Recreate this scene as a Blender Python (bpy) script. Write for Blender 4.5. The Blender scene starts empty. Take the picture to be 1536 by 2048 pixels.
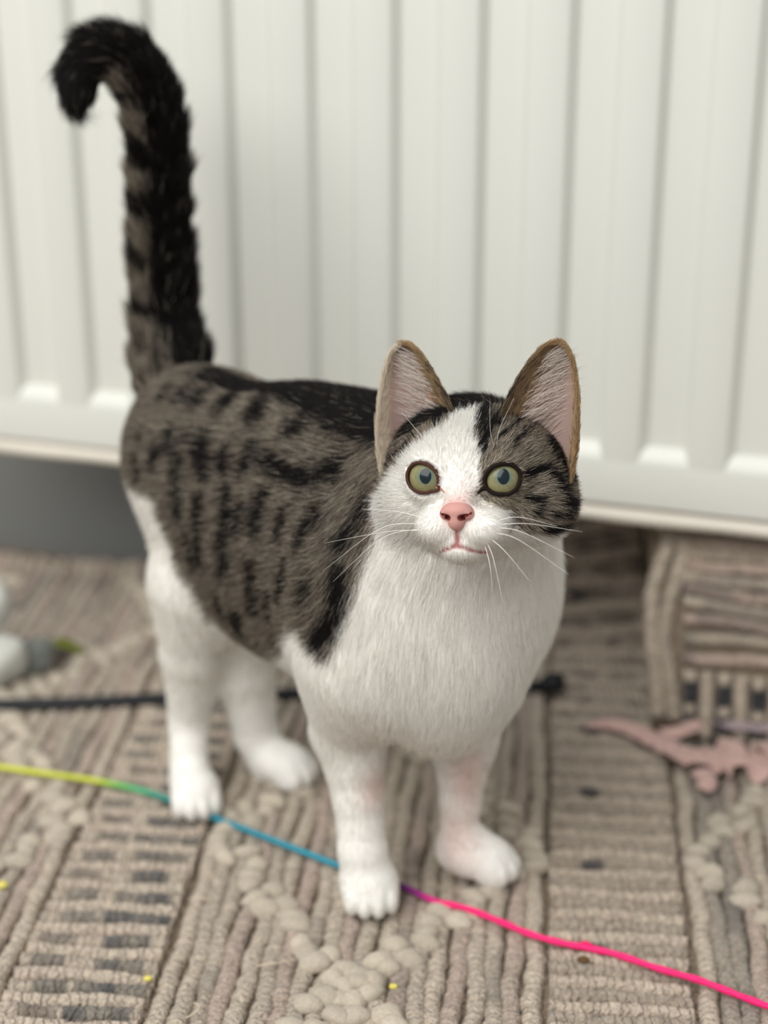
import bpy, bmesh, math, random
import numpy as np
from mathutils import Vector, Matrix

rng = np.random.default_rng(7)
random.seed(7)
SC = bpy.context.scene
COL = SC.collection

# ------------------------------------------------------------------ camera
CAM_H = 0.515
PITCH = math.radians(22.0)
FPX = 3400.0
cam_data = bpy.data.cameras.new('camera')
cam = bpy.data.objects.new('camera', cam_data)
COL.objects.link(cam)
cam.location = (0, 0, CAM_H)
cam.rotation_euler = (math.pi / 2 - PITCH, 0, 0)
cam_data.sensor_fit = 'VERTICAL'
cam_data.sensor_height = 36.0
cam_data.sensor_width = 27.0
cam_data.lens = FPX / 2048 * 36.0
cam_data.clip_start = 0.02
cam_data.dof.use_dof = True
cam_data.dof.focus_distance = 0.738
cam_data.dof.aperture_fstop = 3.6
SC.camera = cam

# ------------------------------------------------------------------ light
world = bpy.data.worlds.new('room_light')
SC.world = world
world.use_nodes = True
wbg = world.node_tree.nodes['Background']
wbg.inputs[0].default_value = (0.97, 0.985, 1.0, 1)
wbg.inputs[1].default_value = 0.58


def area_light(name, loc, target, size, power, col):
    ld = bpy.data.lights.new(name, 'AREA')
    ld.shape = 'RECTANGLE'
    ld.size, ld.size_y = size
    ld.energy = power
    ld.color = col
    o = bpy.data.objects.new(name, ld)
    COL.objects.link(o)
    o.location = loc
    o.rotation_euler = (Vector(target) - Vector(loc)).to_track_quat('-Z', 'Y').to_euler()
    return o


area_light('window_light', (-0.90, -0.28, 1.80), (0, 0.8, 0.15), (1.7, 1.7), 47, (1.0, 0.985, 0.95))

SC.view_settings.view_transform = 'Standard'
SC.view_settings.look = 'None'
SC.view_settings.gamma = 1.0
SC.view_settings.use_curve_mapping = False
SC.view_settings.exposure = 0.0
SC.cycles.max_bounces = 6
SC.cycles.diffuse_bounces = 3
SC.cycles.transmission_bounces = 4

# ------------------------------------------------------------------ helpers


def at(px, py, Y):
    """world point seen at pixel (px, py) of the photograph at horizontal distance Y"""
    a = math.tan(math.atan((py - 1024) / FPX) + PITCH)
    z = CAM_H - Y * a
    depth = Y * math.cos(PITCH) + (CAM_H - z) * math.sin(PITCH)
    return np.array([(px - 768) / FPX * depth, Y, z])


def floor_at(px, py, z=0.0):
    a = math.tan(math.atan((py - 1024) / FPX) + PITCH)
    return at(px, py, (CAM_H - z) / a)


def srgb(r, g, b):
    f = lambda c: (c / 255 / 12.92) if c / 255 <= 0.04045 else ((c / 255 + 0.055) / 1.055) ** 2.4
    return (f(r), f(g), f(b), 1.0)


def mat(name, col, rough=0.6, spec=0.3, coat=0.0, noise=None, bump=None, attr=None, sheen=0.0, coat_rough=0.03):
    """procedural principled material; noise=(scale, amount) mottles the colour, bump=(scale, strength, dist)"""
    m = bpy.data.materials.new(name)
    m.use_nodes = True
    nt = m.node_tree
    b = nt.nodes['Principled BSDF']
    b.inputs['Base Color'].default_value = col
    b.inputs['Roughness'].default_value = rough
    b.inputs['Specular IOR Level'].default_value = spec
    b.inputs['Coat Weight'].default_value = coat
    b.inputs['Coat Roughness'].default_value = coat_rough
    b.inputs['Sheen Weight'].default_value = sheen
    tc = nt.nodes.new('ShaderNodeTexCoord')
    src = None
    if attr:
        an = nt.nodes.new('ShaderNodeAttribute')
        an.attribute_name = attr
        src = an.outputs['Color']
    if noise:
        n = nt.nodes.new('ShaderNodeTexNoise')
        n.inputs['Scale'].default_value = noise[0]
        n.inputs['Detail'].default_value = 4
        nt.links.new(tc.outputs['Object'], n.inputs['Vector'])
        mr = nt.nodes.new('ShaderNodeMapRange')
        mr.inputs['From Min'].default_value = 0.25
        mr.inputs['From Max'].default_value = 0.75
        mr.inputs['To Min'].default_value = 1 - noise[1]
        mr.inputs['To Max'].default_value = 1 + noise[1]
        nt.links.new(n.outputs['Fac'], mr.inputs['Value'])
        mx = nt.nodes.new('ShaderNodeVectorMath')
        mx.operation = 'SCALE'
        if src is not None:
            nt.links.new(src, mx.inputs[0])
        else:
            mx.inputs[0].default_value = col[:3]
        nt.links.new(mr.outputs['Result'], mx.inputs['Scale'])
        src = mx.outputs['Vector']
    if src is not None:
        nt.links.new(src, b.inputs['Base Color'])
    if bump:
        n2 = nt.nodes.new('ShaderNodeTexNoise')
        n2.inputs['Scale'].default_value = bump[0]
        n2.inputs['Detail'].default_value = 3
        nt.links.new(tc.outputs['Object'], n2.inputs['Vector'])
        bp = nt.nodes.new('ShaderNodeBump')
        bp.inputs['Strength'].default_value = bump[1]
        bp.inputs['Distance'].default_value = bump[2]
        nt.links.new(n2.outputs['Fac'], bp.inputs['Height'])
        nt.links.new(bp.outputs['Normal'], b.inputs['Normal'])
    return m


def tag(o, label=None, cat=None, group=None, kind=None):
    for k, v in (('label', label), ('category', cat), ('group', group), ('kind', kind)):
        if v:
            o[k] = v
    return o


def mesh_obj(name, verts, faces, material=None, parent=None, smooth=True, cols=None):
    me = bpy.data.meshes.new(name)
    me.from_pydata([tuple(map(float, v)) for v in verts], [], [tuple(int(i) for i in f) for f in faces])
    me.update()
    if smooth:
        me.polygons.foreach_set('use_smooth', [True] * len(me.polygons))
    if cols is not None:
        ca = me.color_attributes.new('tint', 'FLOAT_COLOR', 'POINT')
        c4 = np.ones((len(verts), 4), np.float32)
        c4[:, :3] = cols
        ca.data.foreach_set('color', c4.ravel())
    o = bpy.data.objects.new(name, me)
    COL.objects.link(o)
    if material:
        me.materials.append(material)
    if parent:
        o.parent = parent
        o.matrix_parent_inverse = parent.matrix_world.inverted()
    return o


def empty(name, loc=(0, 0, 0)):
    o = bpy.data.objects.new(name, None)
    COL.objects.link(o)
    o.location = loc
    o.empty_display_size = 0.02
    bpy.context.view_layer.update()
    return o


def catmull(pts, n):
    """resample a polyline as a smooth curve with n points"""
    P = np.asarray(pts, float)
    Q = np.vstack([2 * P[0] - P[1], P, 2 * P[-1] - P[-2]])
    t = np.linspace(0, len(P) - 1 - 1e-9, n)
    i = t.astype(int)
    f = (t - i)[:, None]
    p0, p1, p2, p3 = Q[i], Q[i + 1], Q[i + 2], Q[i + 3]
    return 0.5 * ((2 * p1) + (p2 - p0) * f + (2 * p0 - 5 * p1 + 4 * p2 - p3) * f ** 2 + (3 * p1 - p0 - 3 * p2 + p3) * f ** 3)


def tube(path, radii, sides=8, flat=1.0, up=(0, 0, 1), cap=True):
    """verts, faces of a tube along a path (N,3); radii scalar or (N,)"""
    P = np.asarray(path, float)
    n = len(P)
    R = np.broadcast_to(np.asarray(radii, float), (n,))
    T = np.gradient(P, axis=0)
    T /= np.linalg.norm(T, axis=1)[:, None] + 1e-12
    U = np.asarray(up, float)
    A = np.cross(T, U)
    ln = np.linalg.norm(A, axis=1)
    bad = ln < 1e-4
    if bad.any():
        A[bad] = np.cross(T[bad], [1, 0, 0.01])
        ln = np.linalg.norm(A, axis=1)
    A /= ln[:, None]
    B = np.cross(A, T)
    ang = np.linspace(0, 2 * math.pi, sides, endpoint=False)
    V = P[:, None] + R[:, None, None] * (np.cos(ang)[None, :, None] * A[:, None] + flat * np.sin(ang)[None, :, None] * B[:, None])
    V = V.reshape(-1, 3)
    F = []
    for i in range(n - 1):
        for j in range(sides):
            k = (j + 1) % sides
            F.append((i * sides + j, i * sides + k, (i + 1) * sides + k, (i + 1) * sides + j))
    if cap:
        F.append(tuple(range(sides - 1, -1, -1)))
        F.append(tuple((n - 1) * sides + j for j in range(sides)))
    return V, F


def box_mesh(x0, x1, y0, y1, z0, z1):
    V = [(x, y, z) for z in (z0, z1) for y in (y0, y1) for x in (x0, x1)]
    F = [(0, 2, 3, 1), (4, 5, 7, 6), (0, 1, 5, 4), (2, 6, 7, 3), (0, 4, 6, 2), (1, 3, 7, 5)]
    return V, F


def vnoise(p, scale, seed=0):
    """cheap smooth value noise, p (N,3) -> 0..1"""
    q = np.asarray(p, float) * scale + 1000.0
    i = np.floor(q).astype(np.int64)
    f = q - i
    f = f * f * (3 - 2 * f)

    def h(a, b, c):
        n = (a * 374761393 + b * 668265263 + c * 2147483647 + seed * 1274126177) & 0x7fffffff
        n = ((n ^ (n >> 13)) * 1274126177) & 0x7fffffff
        n = n ^ (n >> 16)
        return (n & 0xffff) / 65535.0
    r = 0
    for dx in (0, 1):
        for dy in (0, 1):
            for dz in (0, 1):
                w = (f[:, 0] if dx else 1 - f[:, 0]) * (f[:, 1] if dy else 1 - f[:, 1]) * (f[:, 2] if dz else 1 - f[:, 2])
                r = r + w * h(i[:, 0] + dx, i[:, 1] + dy, i[:, 2] + dz)
    return r


def sstep(a, b, x):
    t = np.clip((x - a) / (b - a), 0, 1)
    return t * t * (3 - 2 * t)


# ------------------------------------------------------------------ room: wall, floor, radiator
PHI = math.radians(17.18)
ES = np.array([math.cos(PHI), -math.sin(PHI), 0])     # along the wall (towards the right)
EN = np.array([math.sin(PHI), math.cos(PHI), 0])      # into the wall
C_RAD = 0.945                                         # front of the radiator
C_WALL = 1.083


def wallp(s, c, z):
    return s * ES + c * EN + np.array([0, 0, z])


M_wall = mat('wall_paint', srgb(128, 129, 126), 0.8, 0.2, noise=(6, 0.05))
M_floor = mat('floor_boards_mat', srgb(120, 96, 74), 0.5, 0.3, noise=(12, 0.2))
M_white = mat('radiator_enamel', srgb(224, 225, 217), 0.33, 0.4, noise=(5, 0.012))
M_lip = mat('radiator_lip_enamel', srgb(226, 219, 206), 0.45, 0.35, noise=(40, 0.03))


def wall_box(name, s0, s1, c0, c1, z0, z1, m, parent=None, bev=0.0):
    V, F = box_mesh(s0, s1, c0, c1, z0, z1)
    V = [wallp(*v) for v in V]
    o = mesh_obj(name, V, F, m, parent, smooth=False)
    if bev:
        b = o.modifiers.new('bevel', 'BEVEL')
        b.width = bev
        b.segments = 3
        o.data.polygons.foreach_set('use_smooth', [True] * len(o.data.polygons))
    return o


tag(wall_box('wall_back', -1.6, 1.6, C_WALL, C_WALL + 0.08, -0.03, 1.6, M_wall), kind='structure')
V, F = box_mesh(-1.8, 1.8, -0.3, 1.9, -0.05, -0.012)
tag(mesh_obj('floor', V, F, M_floor, smooth=False), kind='structure')

# pressed steel panel radiator
Z_BOT = 0.1255
Z_TOP = 0.80
rad = empty('radiator', tuple(wallp(0, C_RAD + 0.02, Z_BOT)))
tag(rad, 'white pressed-steel panel radiator with vertical ribs mounted on the wall', 'radiator')
PITCH_S = 0.05108
REC = 0.0072
wall_box('back_panel', -0.62, 0.62, C_RAD + REC, C_RAD + REC + 0.012, Z_BOT + 0.006, Z_TOP, M_white, rad)
S_OFF = -0.54187 - 0.0128 + 10 * PITCH_S
zt = 0.1735
mesh_cache = None


def rib_mesh():
    """raised rib: flat face with rolled shoulders, in (s, c, z)"""
    hw = 0.0096
    sh = 0.0064
    prof = [(-hw - sh, REC + 0.001)]
    for k in range(1, 8):
        t = k / 8
        prof.append((-hw - sh + sh * t, REC * (1 - (t * t * (3 - 2 * t)))))
    prof.append((-hw, 0.0))
    prof += [(-s, c) for s, c in reversed(prof)]
    V, F = [], []
    n = len(prof)
    for z in (zt - 0.02, Z_TOP - 0.02):
        for s, c in prof:
            V.append(s * ES + c * EN + np.array([0, 0, z]))
    for i in range(n - 1):
        F.append((i, i + 1, n + i + 1, n + i))
    return V, F


V, F = rib_mesh()
rib0 = None
for k in range(-11, 13):
    s = S_OFF + k * PITCH_S
    if rib0 is None:
        o = mesh_obj('rib', V, F, M_white)
        rib0 = o
    else:
        o = rib0.copy()
        COL.objects.link(o)
    o.parent = rad
    o.matrix_parent_inverse = Matrix()
    o.location = Vector(wallp(s, C_RAD, 0)) - rad.location

# bottom rail: flat band whose upper edge slopes into the channels
prof = [(0.0, Z_BOT + 0.0125), (0.0, zt - 0.0095), (0.0007, zt - 0.0070), (REC * 0.45, zt - 0.0022), (REC * 0.8, zt + 0.0004), (REC + 0.0008, zt + 0.0012)]
V, F = [], []
for s in (-0.62, 0.62):
    for c, z in prof:
        V.append(wallp(s, C_RAD - 0.0002 + c, z))
n = len(prof)
for i in range(n - 1):
    F.append((i, n + i, n + i + 1, i + 1))
mesh_obj('bottom_rail', V, F, M_white, rad)
# seam lip under the rail: a groove, then a rolled edge
V, F = [], []
prof = [(0.0, Z_BOT + 0.0128), (0.0060, Z_BOT + 0.0118), (0.0060, Z_BOT + 0.0094), (0.0002, Z_BOT + 0.0082), (-0.0012, Z_BOT + 0.0045), (-0.0004, Z_BOT + 0.001), (0.004, Z_BOT), (0.02, Z_BOT), (0.02, Z_BOT + 0.01)]
NS = 120
for s in np.linspace(-0.62, 0.62, NS):
    for c, z in prof:
        V.append(wallp(s, C_RAD + c, z + 0.0004 * math.sin(s * 61) * (1 if z < Z_BOT + 0.005 else 0)))
n = len(prof)
for j in range(NS - 1):
    for i in range(n - 1):
        F.append((j * n + i, (j + 1) * n + i, (j + 1) * n + i + 1, j * n + i + 1))
mesh_obj('bottom_lip', V, F, M_lip, rad)
wall_box('top_rail', -0.62, 0.62, C_RAD, C_RAD + 0.03, Z_TOP - 0.03, Z_TOP + 0.01, M_white, rad, 0.003)
for s in (-0.45, 0.45):
    wall_box('wall_bracket', s - 0.015, s + 0.015, C_RAD + REC + 0.011, C_WALL, Z_BOT + 0.1, Z_TOP - 0.1, M_white, rad)

# ------------------------------------------------------------------ rug
RA = math.radians(5.5)
EU = np.array([math.cos(RA), -math.sin(RA)])
EV = np.array([math.sin(RA), math.cos(RA)])
U0 = 0.0110          # left edge of a cross-ribbed band
W_X, W_L = 0.075, 0.183
PERIOD = W_X + W_L
RUG_DROP = 0.0062      # pile sinks so that its top is the ground the cat stands on


def crease(s):
    """where the far end of the rug starts to turn up against the wall, radius of the turn, and how much of it turns up"""
    s = np.asarray(s, float) + 0.27
    up_ = sstep(0.0, 0.07, s)            # it climbs the wall towards the right
    c = 1.030 - 0.035 * up_
    rad_ = 0.030 + 0.010 * up_
    ln = 0.024 + 0.004 * np.sin(s * 21) + 0.105 * up_
    return c, rad_, ln


def rugmap(u, v, h):
    """(u across, v along, h above) in rug coordinates -> world; returns points and mask of what exists"""
    u, v, h = np.broadcast_arrays(np.asarray(u, float), np.asarray(v, float), np.asarray(h, float))
    x = u * EU[0] + v * EV[0]
    y = u * EU[1] + v * EV[1]
    s = x * ES[0] + y * ES[1]
    c = x * EN[0] + y * EN[1]
    c0, R, ln = crease(s)
    d = np.maximum(c - c0, 0)
    th = np.minimum(d / R, math.pi / 2)
    rest = np.maximum(d - R * math.pi / 2, 0)
    cc = np.where(d > 0, c0 + (R - h) * np.sin(th), c) + 0.12 * rest
    zz = np.where(d > 0, R - (R - h) * np.cos(th), h) + rest
    # gentle unevenness of the pile
    zz = zz + 0.0008 * np.sin(x * 23 + 1.3) * np.sin(y * 31) - RUG_DROP
    P = s[..., None] * ES + cc[..., None] * EN
    P[..., 2] = zz
    return P, d <= ln


def band_of(u):
    """index and kind of the band: position in the period"""
    w = (u - U0) % PERIOD
    return w < W_X


M_base = mat('rug_backing', srgb(140, 126, 110), 0.95, 0.1, noise=(400, 0.25), bump=(900, 0.5, 0.001))


def wool(name, axis):
    """woolly yarn: mottled colour from the vertex tint, stitches as bands across the cord"""
    m = mat(name, (0.5, 0.42, 0.35, 1), 0.95, 0.08, noise=(330, 0.24), bump=(800, 0.7, 0.0018), attr='tint', sheen=0.25)
    nt = m.node_tree
    bp = [n for n in nt.nodes if n.type == 'BUMP'][0]
    tc = [n for n in nt.nodes if n.type == 'TEX_COORD'][0]
    wv = nt.nodes.new('ShaderNodeTexWave')
    wv.bands_direction = axis
    wv.inputs['Scale'].default_value = 70
    wv.inputs['Distortion'].default_value = 6
    wv.inputs['Detail'].default_value = 2
    wv.inputs['Detail Scale'].default_value = 3.0
    nt.links.new(tc.outputs['Object'], wv.inputs['Vector'])
    b2 = nt.nodes.new('ShaderNodeBump')
    b2.inputs['Strength'].default_value = 0.8
    b2.inputs['Distance'].default_value = 0.0022
    nt.links.new(wv.outputs['Fac'], b2.inputs['Height'])
    nt.links.new(bp.outputs['Normal'], b2.inputs['Normal'])
    nt.links.new(b2.outputs['Normal'], nt.nodes['Principled BSDF'].inputs['Normal'])
    return m


M_rib = wool('rug_wool', 'Y')
M_xrib = wool('rug_wool_cross', 'X')
M_tuft = mat('rug_tuft_wool', srgb(190, 178, 160), 0.95, 0.1, noise=(4.5, 0.16), bump=(7.0, 0.55, 0.0011), attr='tint', sheen=0.2)
BEIGE = np.array(srgb(201, 186, 167)[:3])
PINKISH = np.array(srgb(194, 173, 158)[:3])
GREYY = np.array(srgb(162, 152, 137)[:3])
DARK = np.array(srgb(88, 83, 81)[:3])
BLUEG = np.array(srgb(74, 74, 77)[:3])
BROWN = np.array(srgb(104, 84, 80)[:3])
TUFT = np.array(srgb(190, 179, 162)[:3])

rug = empty('rug', (0, 0.8, 0))
tag(rug, 'beige ribbed wool rug with pebbly tufts and grey dashes on the floor', 'rug')
# backing sheet
us = np.linspace(-0.47, 0.45, 150)
vs = np.linspace(0.50, 1.30, 130)
UU, VV = np.meshgrid(us, vs)
P, ok = rugmap(UU, VV, 0.0005)
idx = np.arange(UU.size).reshape(UU.shape)
F = []
for j in range(len(vs) - 1):
    for i in range(len(us) - 1):
        if ok[j, i] and ok[j + 1, i] and ok[j, i + 1] and ok[j + 1, i + 1]:
            F.append((idx[j, i], idx[j, i + 1], idx[j + 1, i + 1], idx[j + 1, i]))
back = mesh_obj('backing', P.reshape(-1, 3), F, M_base, rug)
sol = back.modifiers.new('solid', 'SOLIDIFY')
sol.thickness = 0.004
sol.offset = -1


FUZZ = []


def seg_runs(mask):
    runs, st = [], None
    for i, m in enumerate(mask):
        if m and st is None:
            st = i
        if (not m or i == len(mask) - 1) and st is not None:
            e = i + 1 if m else i
            if e - st > 2:
                runs.append((st, e))
            st = None
    return runs


def rug_cord(name, u, v, r, cols, h=None, m=None):
    P, ok = rugmap(u, v, r * 0.55 if h is None else h)
    for a, b in seg_runs(ok):
        q = P[a:b]
        FUZZ.append((q + np.array([0, 0, 0.6 * r]), cols[a:b], v[a:b]))
        rr = r * (1 + 0.16 * (vnoise(q, 260, 3) - 0.5) * 2 + 0.10 * (vnoise(q, 700, 5) - 0.5) * 2)
        q = q + 0.0009 * (np.stack([vnoise(q, 150, 11), vnoise(q, 150, 12), vnoise(q, 150, 13)], 1) - 0.5) * 2
        n2, _ = rugmap(u[a:b], v[a:b], 0.02)
        nrm = (n2 - P[a:b]).mean(0)
        V, F = tube(q, rr, 7, flat=0.9, up=nrm / np.linalg.norm(nrm))
        V = V + 0.0004 * (rng.random(V.shape) - 0.5)
        mesh_obj(name, V, F, m or M_rib, rug, cols=np.repeat(cols[a:b], 7, axis=0))


RIB = 0.00915
# long ribs
bands = range(-2, 2)
for k in bands:
    uu0 = U0 + k * PERIOD + W_X
    n = int(round(W_L / RIB))
    for i in range(n):
        uc = uu0 + (i + 0.5) * W_L / n
        if uc < -0.46 or uc > 0.44:
            continue
        v = np.arange(0.52, 1.30, 0.0035)
        u = uc + 0.0011 * np.sin(v * 37 + i * 1.7) + 0.0006 * np.sin(v * 120 + i)
        t = vnoise(np.stack([u * 1, v, v * 0], 1), 28, i)[:, None]
        base = BEIGE if i % 3 else PINKISH
        cols = base * (1 - 0.5 * t ** 2) + GREYY * 0.5 * t ** 2
        if i % 5 == 2:
            dk = 0.62 * sstep(0.48, 0.85, vnoise(np.stack([u, v, v * 0], 1), 45, i + 40))[:, None] * (0.5 + 0.5 * rng.random((len(u), 1)))
            cols = cols * (1 - dk) + DARK * dk
        if i in (0, n - 1):
            cols = np.broadcast_to(BEIGE * 1.03, cols.shape)
        if i in (1, 2) and k == 0:
            cols = cols * (0.45 + 0.3 * t) + DARK * (0.55 - 0.3 * t)
        rug_cord('long_rib', u, v, 0.0050, cols, h=0.0020)
# cross ribs
for k in bands:
    ua = U0 + k * PERIOD
    if ua > 0.42 or ua + W_X < -0.46:
        continue
    n = 84
    for j in range(n):
        vc = 0.525 + j * RIB
        u = np.linspace(ua + 0.0035, ua + W_X - 0.0035, 24)
        v = vc + 0.0012 * np.sin(u * 90 + j) + 0.02 * (u - ua) * (1 if k == -1 else -0.3)
        w = (u - ua) / W_X
        t = vnoise(np.stack([u, v, v * 0], 1), 60, j)[:, None]
        cols = BEIGE * (1 - 0.45 * t) + PINKISH * 0.45 * t
        dashrow = (j % 2 == 0)
        if k != 0 and dashrow:
            dcol = DARK if j % 6 else BROWN
            sh_ = 0.05 * math.sin(j * 2.3)
            d1 = (w > 0.14 + sh_) & (w < 0.38 + sh_)
            d2 = (w > 0.50 - sh_) & (w < 0.88 + sh_)
            cols[d1] = dcol * 0.62 + GREYY * 0.38
            d2c = np.where((vnoise(np.stack([u, v, v * 0], 1), 110, j) > 0.45)[:, None], BLUEG, DARK * 0.6 + GREYY * 0.4)
            cols[d2] = d2c[d2]
            mixw = 0.55 * vnoise(np.stack([u, v, v * 0], 1), 330, j + 7)[:, None]
            cols = cols * (1 - mixw) + GREYY * mixw
        elif k == 0 and dashrow:
            cols = cols * 0.74
            if j % 8 == 4:
                d1 = (w > 0.25) & (w < 0.42)
                cols[d1] = DARK
            if vc > 0.93:
                d1 = (vnoise(np.stack([u, v, v * 0], 1), 90, j) > 0.5)
                cols[d1] = cols[d1] * 0.6
        rug_cord('cross_rib', u, v, 0.0050 if dashrow else 0.0050, cols, h=0.0026 if dashrow else 0.0028, m=M_xrib)

# pebbly tufts along the zigzag lines of the long-ribbed bands
tuft_meshes = []
for q in range(7):
    bm = bmesh.new()
    bmesh.ops.create_icosphere(bm, subdivisions=2, radius=1.0)
    for vtx in bm.verts:
        c = np.array(vtx.co)[None]
        f = 1 + 0.5 * (vnoise(c + 7 * q, 1.6, q)[0] - 0.5) + 0.22 * (vnoise(c + 3 * q, 4, q + 9)[0] - 0.5)
        vtx.co *= f
        vtx.co.z = max(vtx.co.z, -0.35)
    me = bpy.data.meshes.new('tuft')
    bm.to_mesh(me)
    bm.free()
    me.polygons.foreach_set('use_smooth', [True] * len(me.polygons))
    ca = me.color_attributes.new('tint', 'FLOAT_COLOR', 'POINT')
    cc = TUFT * (0.9 + 0.03 * q)
    ca.data.foreach_set('color', np.tile([cc[0], cc[1], cc[2], 1.0], len(me.vertices)).astype(np.float32))
    me.materials.append(M_tuft)
    tuft_meshes.append(me)


def add_tuft(u, v, su, sv, sh, ang):
    P, ok = rugmap(u, v, 0.0052)
    if not ok:
        return
    dp_ = P[1] * math.cos(PITCH) + (CAM_H - P[2]) * math.sin(PITCH)
    vx_ = P[0] / dp_
    vy_ = ((CAM_H - P[2]) * math.cos(PITCH) - P[1] * math.sin(PITCH)) / dp_
    if abs(vx_) > 0.245 or abs(vy_) > 0.325 or P[0] > 0.175 and P[1] > 0.90:
        return                      # far outside what the photo shows
    Pn, _ = rugmap(u, v, 0.0152)
    Pu, _ = rugmap(u + 0.001, v, 0.0052)
    nz = (Pn - P)
    nz /= np.linalg.norm(nz)
    nx = Pu - P
    nx -= nz * (nx @ nz)
    nx /= np.linalg.norm(nx)
    ny = np.cross(nz, nx)
    M = Matrix(((nx[0], ny[0], nz[0]), (nx[1], ny[1], nz[1]), (nx[2], ny[2], nz[2])))
    M = M @ Matrix.Rotation(ang, 3, 'Z') @ Matrix.Diagonal((su, sv, sh))
    o = bpy.data.objects.new('tuft', random.choice(tuft_meshes))
    COL.objects.link(o)
    o.parent = rug
    M4 = M.to_4x4()
    M4.translation = Vector(P) - rug.location
    o.matrix_parent_inverse = Matrix()
    o.matrix_basis = M4


V_MID = 0.66
for k in bands:
    ul = U0 + k * PERIOD + W_X
    um = ul + W_L / 2
    for side in (-1, 1):
        for leg in range(6):
            # arms between the middle of the band and its edge
            va = V_MID + 0.13 * (leg - 1)
            vb = va + 0.13
            ua, ub = (um, um + side * W_L / 2 * 0.97) if (leg % 2) else (um + side * W_L / 2 * 0.97, um)
            L = math.hypot(ub - ua, vb - va)
            n = int(L / 0.0125)
            for i in range(n):
                t = (i + 0.5) / n
                uc = ua + (ub - ua) * t
                vc = va + (vb - va) * t
                if uc < -0.42 or uc > 0.36 or vc < 0.56 or vc > 1.12:
                    continue
                two = abs(uc - um) < 0.022 or random.random() < 0.42
                for w in ((-0.5, 0.5) if two else (0.0,)):
                    ou = w * 0.0145 + random.uniform(-0.002, 0.002)
                    add_tuft(uc + ou, vc + random.uniform(-0.003, 0.003) + w * 0.004 * side,
                             random.uniform(0.0062, 0.0095), random.uniform(0.0052, 0.0072), random.uniform(0.0048, 0.0062),
                             random.uniform(-0.8, 0.8))

# corner of the rug folded up under the radiator on the right


def fold(x, t):
    """x across, t up the fold from the floor"""
    x, t = np.broadcast_arrays(np.asarray(x, float), np.asarray(t, float))
    L_ = 0.128 * t
    y = 0.905 - 0.27 * (x - 0.2) + 0.055 * t ** 1.3 + 0.012 * sstep(0.175, 0.160, x) * t
    z = 0.114 * np.sin(np.clip(t, 0, 1) * 1.45) / math.sin(1.45) + 0.001
    return np.stack([x, y, z], -1)


XL = 0.163
xs, ts = np.linspace(XL, 0.36, 30), np.linspace(0, 1, 24)
XX, TT = np.meshgrid(xs, ts)
P = fold(XX, TT).reshape(-1, 3)
F = [(j * 30 + i, j * 30 + i + 1, (j + 1) * 30 + i + 1, (j + 1) * 30 + i) for j in range(23) for i in range(29)]
fb = mesh_obj('fold_backing', P, F, M_base, rug)
so_ = fb.modifiers.new('solid', 'SOLIDIFY')
so_.thickness = 0.008
so_.offset = -1


def fold_cord(name, x, t, r, cols, m):
    P = fold(x, t)
    P = P + np.array([0, -0.45 * r, 0.25 * r]) + 0.0012 * (np.stack([vnoise(P, 150, 31), vnoise(P, 150, 32), vnoise(P, 150, 33)], 1) - 0.5)
    rr_ = r * (1 + 0.3 * (vnoise(P, 260, 8) - 0.5))
    V, F = tube(P, rr_, 7, up=(0.1, -0.8, 0.6))
    mesh_obj(name, V, F, m, rug, cols=np.repeat(cols, 7, axis=0))


for i in range(2):
    t = np.linspace(0.06, 1, 40)
    x = XL + 0.004 + i * 0.0085 + 0.0022 * np.sin(t * 9 + i) - 0.004 * np.sin(t * 5.5)
    fold_cord('fold_border', x, t, 0.0050, np.tile(BEIGE * (0.92 if i == 0 else 0.84), (40, 1)), M_rib)
for j in range(11):
    tc_ = 0.30 + j * 0.068
    x = np.linspace(XL + 0.018, 0.36, 44)
    c = np.tile(BEIGE if j % 2 else PINKISH, (44, 1)) * (0.80 if j % 3 == 1 else 1.0)
    dk_ = vnoise(np.stack([x, x * 0 + j, x * 0], 1), 40, j) > 0.66
    c[dk_] = c[dk_] * 0.6 + DARK * 0.4
    fold_cord('fold_rib', x, tc_ + 0.012 * np.sin(x * 60 + j), 0.0042, c, M_xrib)
for i in range(17):
    x0_ = XL + 0.022 + i * 0.0098
    t = np.linspace(0.0, 0.25, 16)
    c = np.tile(BEIGE, (16, 1))
    if i % 2 == 0:
        c[2:6] = BLUEG * 0.7
        c[8:13] = BLUEG * 0.6
    fold_cord('fold_dash', x0_ + 0 * t, t, 0.0044, c, M_rib)

# ================================================================== the cat
HB = np.array([math.sqrt(0.5), -math.sqrt(0.5), 0])     # where the body points
LB = np.array([math.sqrt(0.5), math.sqrt(0.5), 0])      # the cat's left
UP = np.array([0, 0, 1.0])
BF = np.stack([HB, LB, UP], 1)
BODY_C = np.array([-0.045, 0.812, 0.0])

# head frame: x = towards the cat's left, y = out of the face, z = up
HC = at(960, 952, 0.715)
az, el = math.radians(17.5), math.radians(14.0)
HF = np.array([-math.sin(az) * math.cos(el), -math.cos(az) * math.cos(el), math.sin(el)])
HL = np.cross([0, 0, 1.0], HF)
HL /= np.linalg.norm(HL)
HU = -np.cross(HL, HF)
roll = math.radians(5.3)
HL, HU = HL * math.cos(roll) + HU * math.sin(roll), HU * math.cos(roll) - HL * math.sin(roll)
HM = np.stack([HL, HF, HU], 1)


def hp(x, y, z):
    """head-local millimetres -> world"""
    return HC + HM @ np.array([x, y, z]) / 1000.0


def to_head(P):
    return (np.asarray(P) - HC) @ HM * 1000.0


PRIMS = []       # (kind, params, k, region)


def ell(c, r, frame=BF, k=0.02, reg='trunk', op=1):
    PRIMS.append(('e', np.asarray(c, float), np.asarray(r, float), np.asarray(frame, float), k, reg, op))


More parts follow.
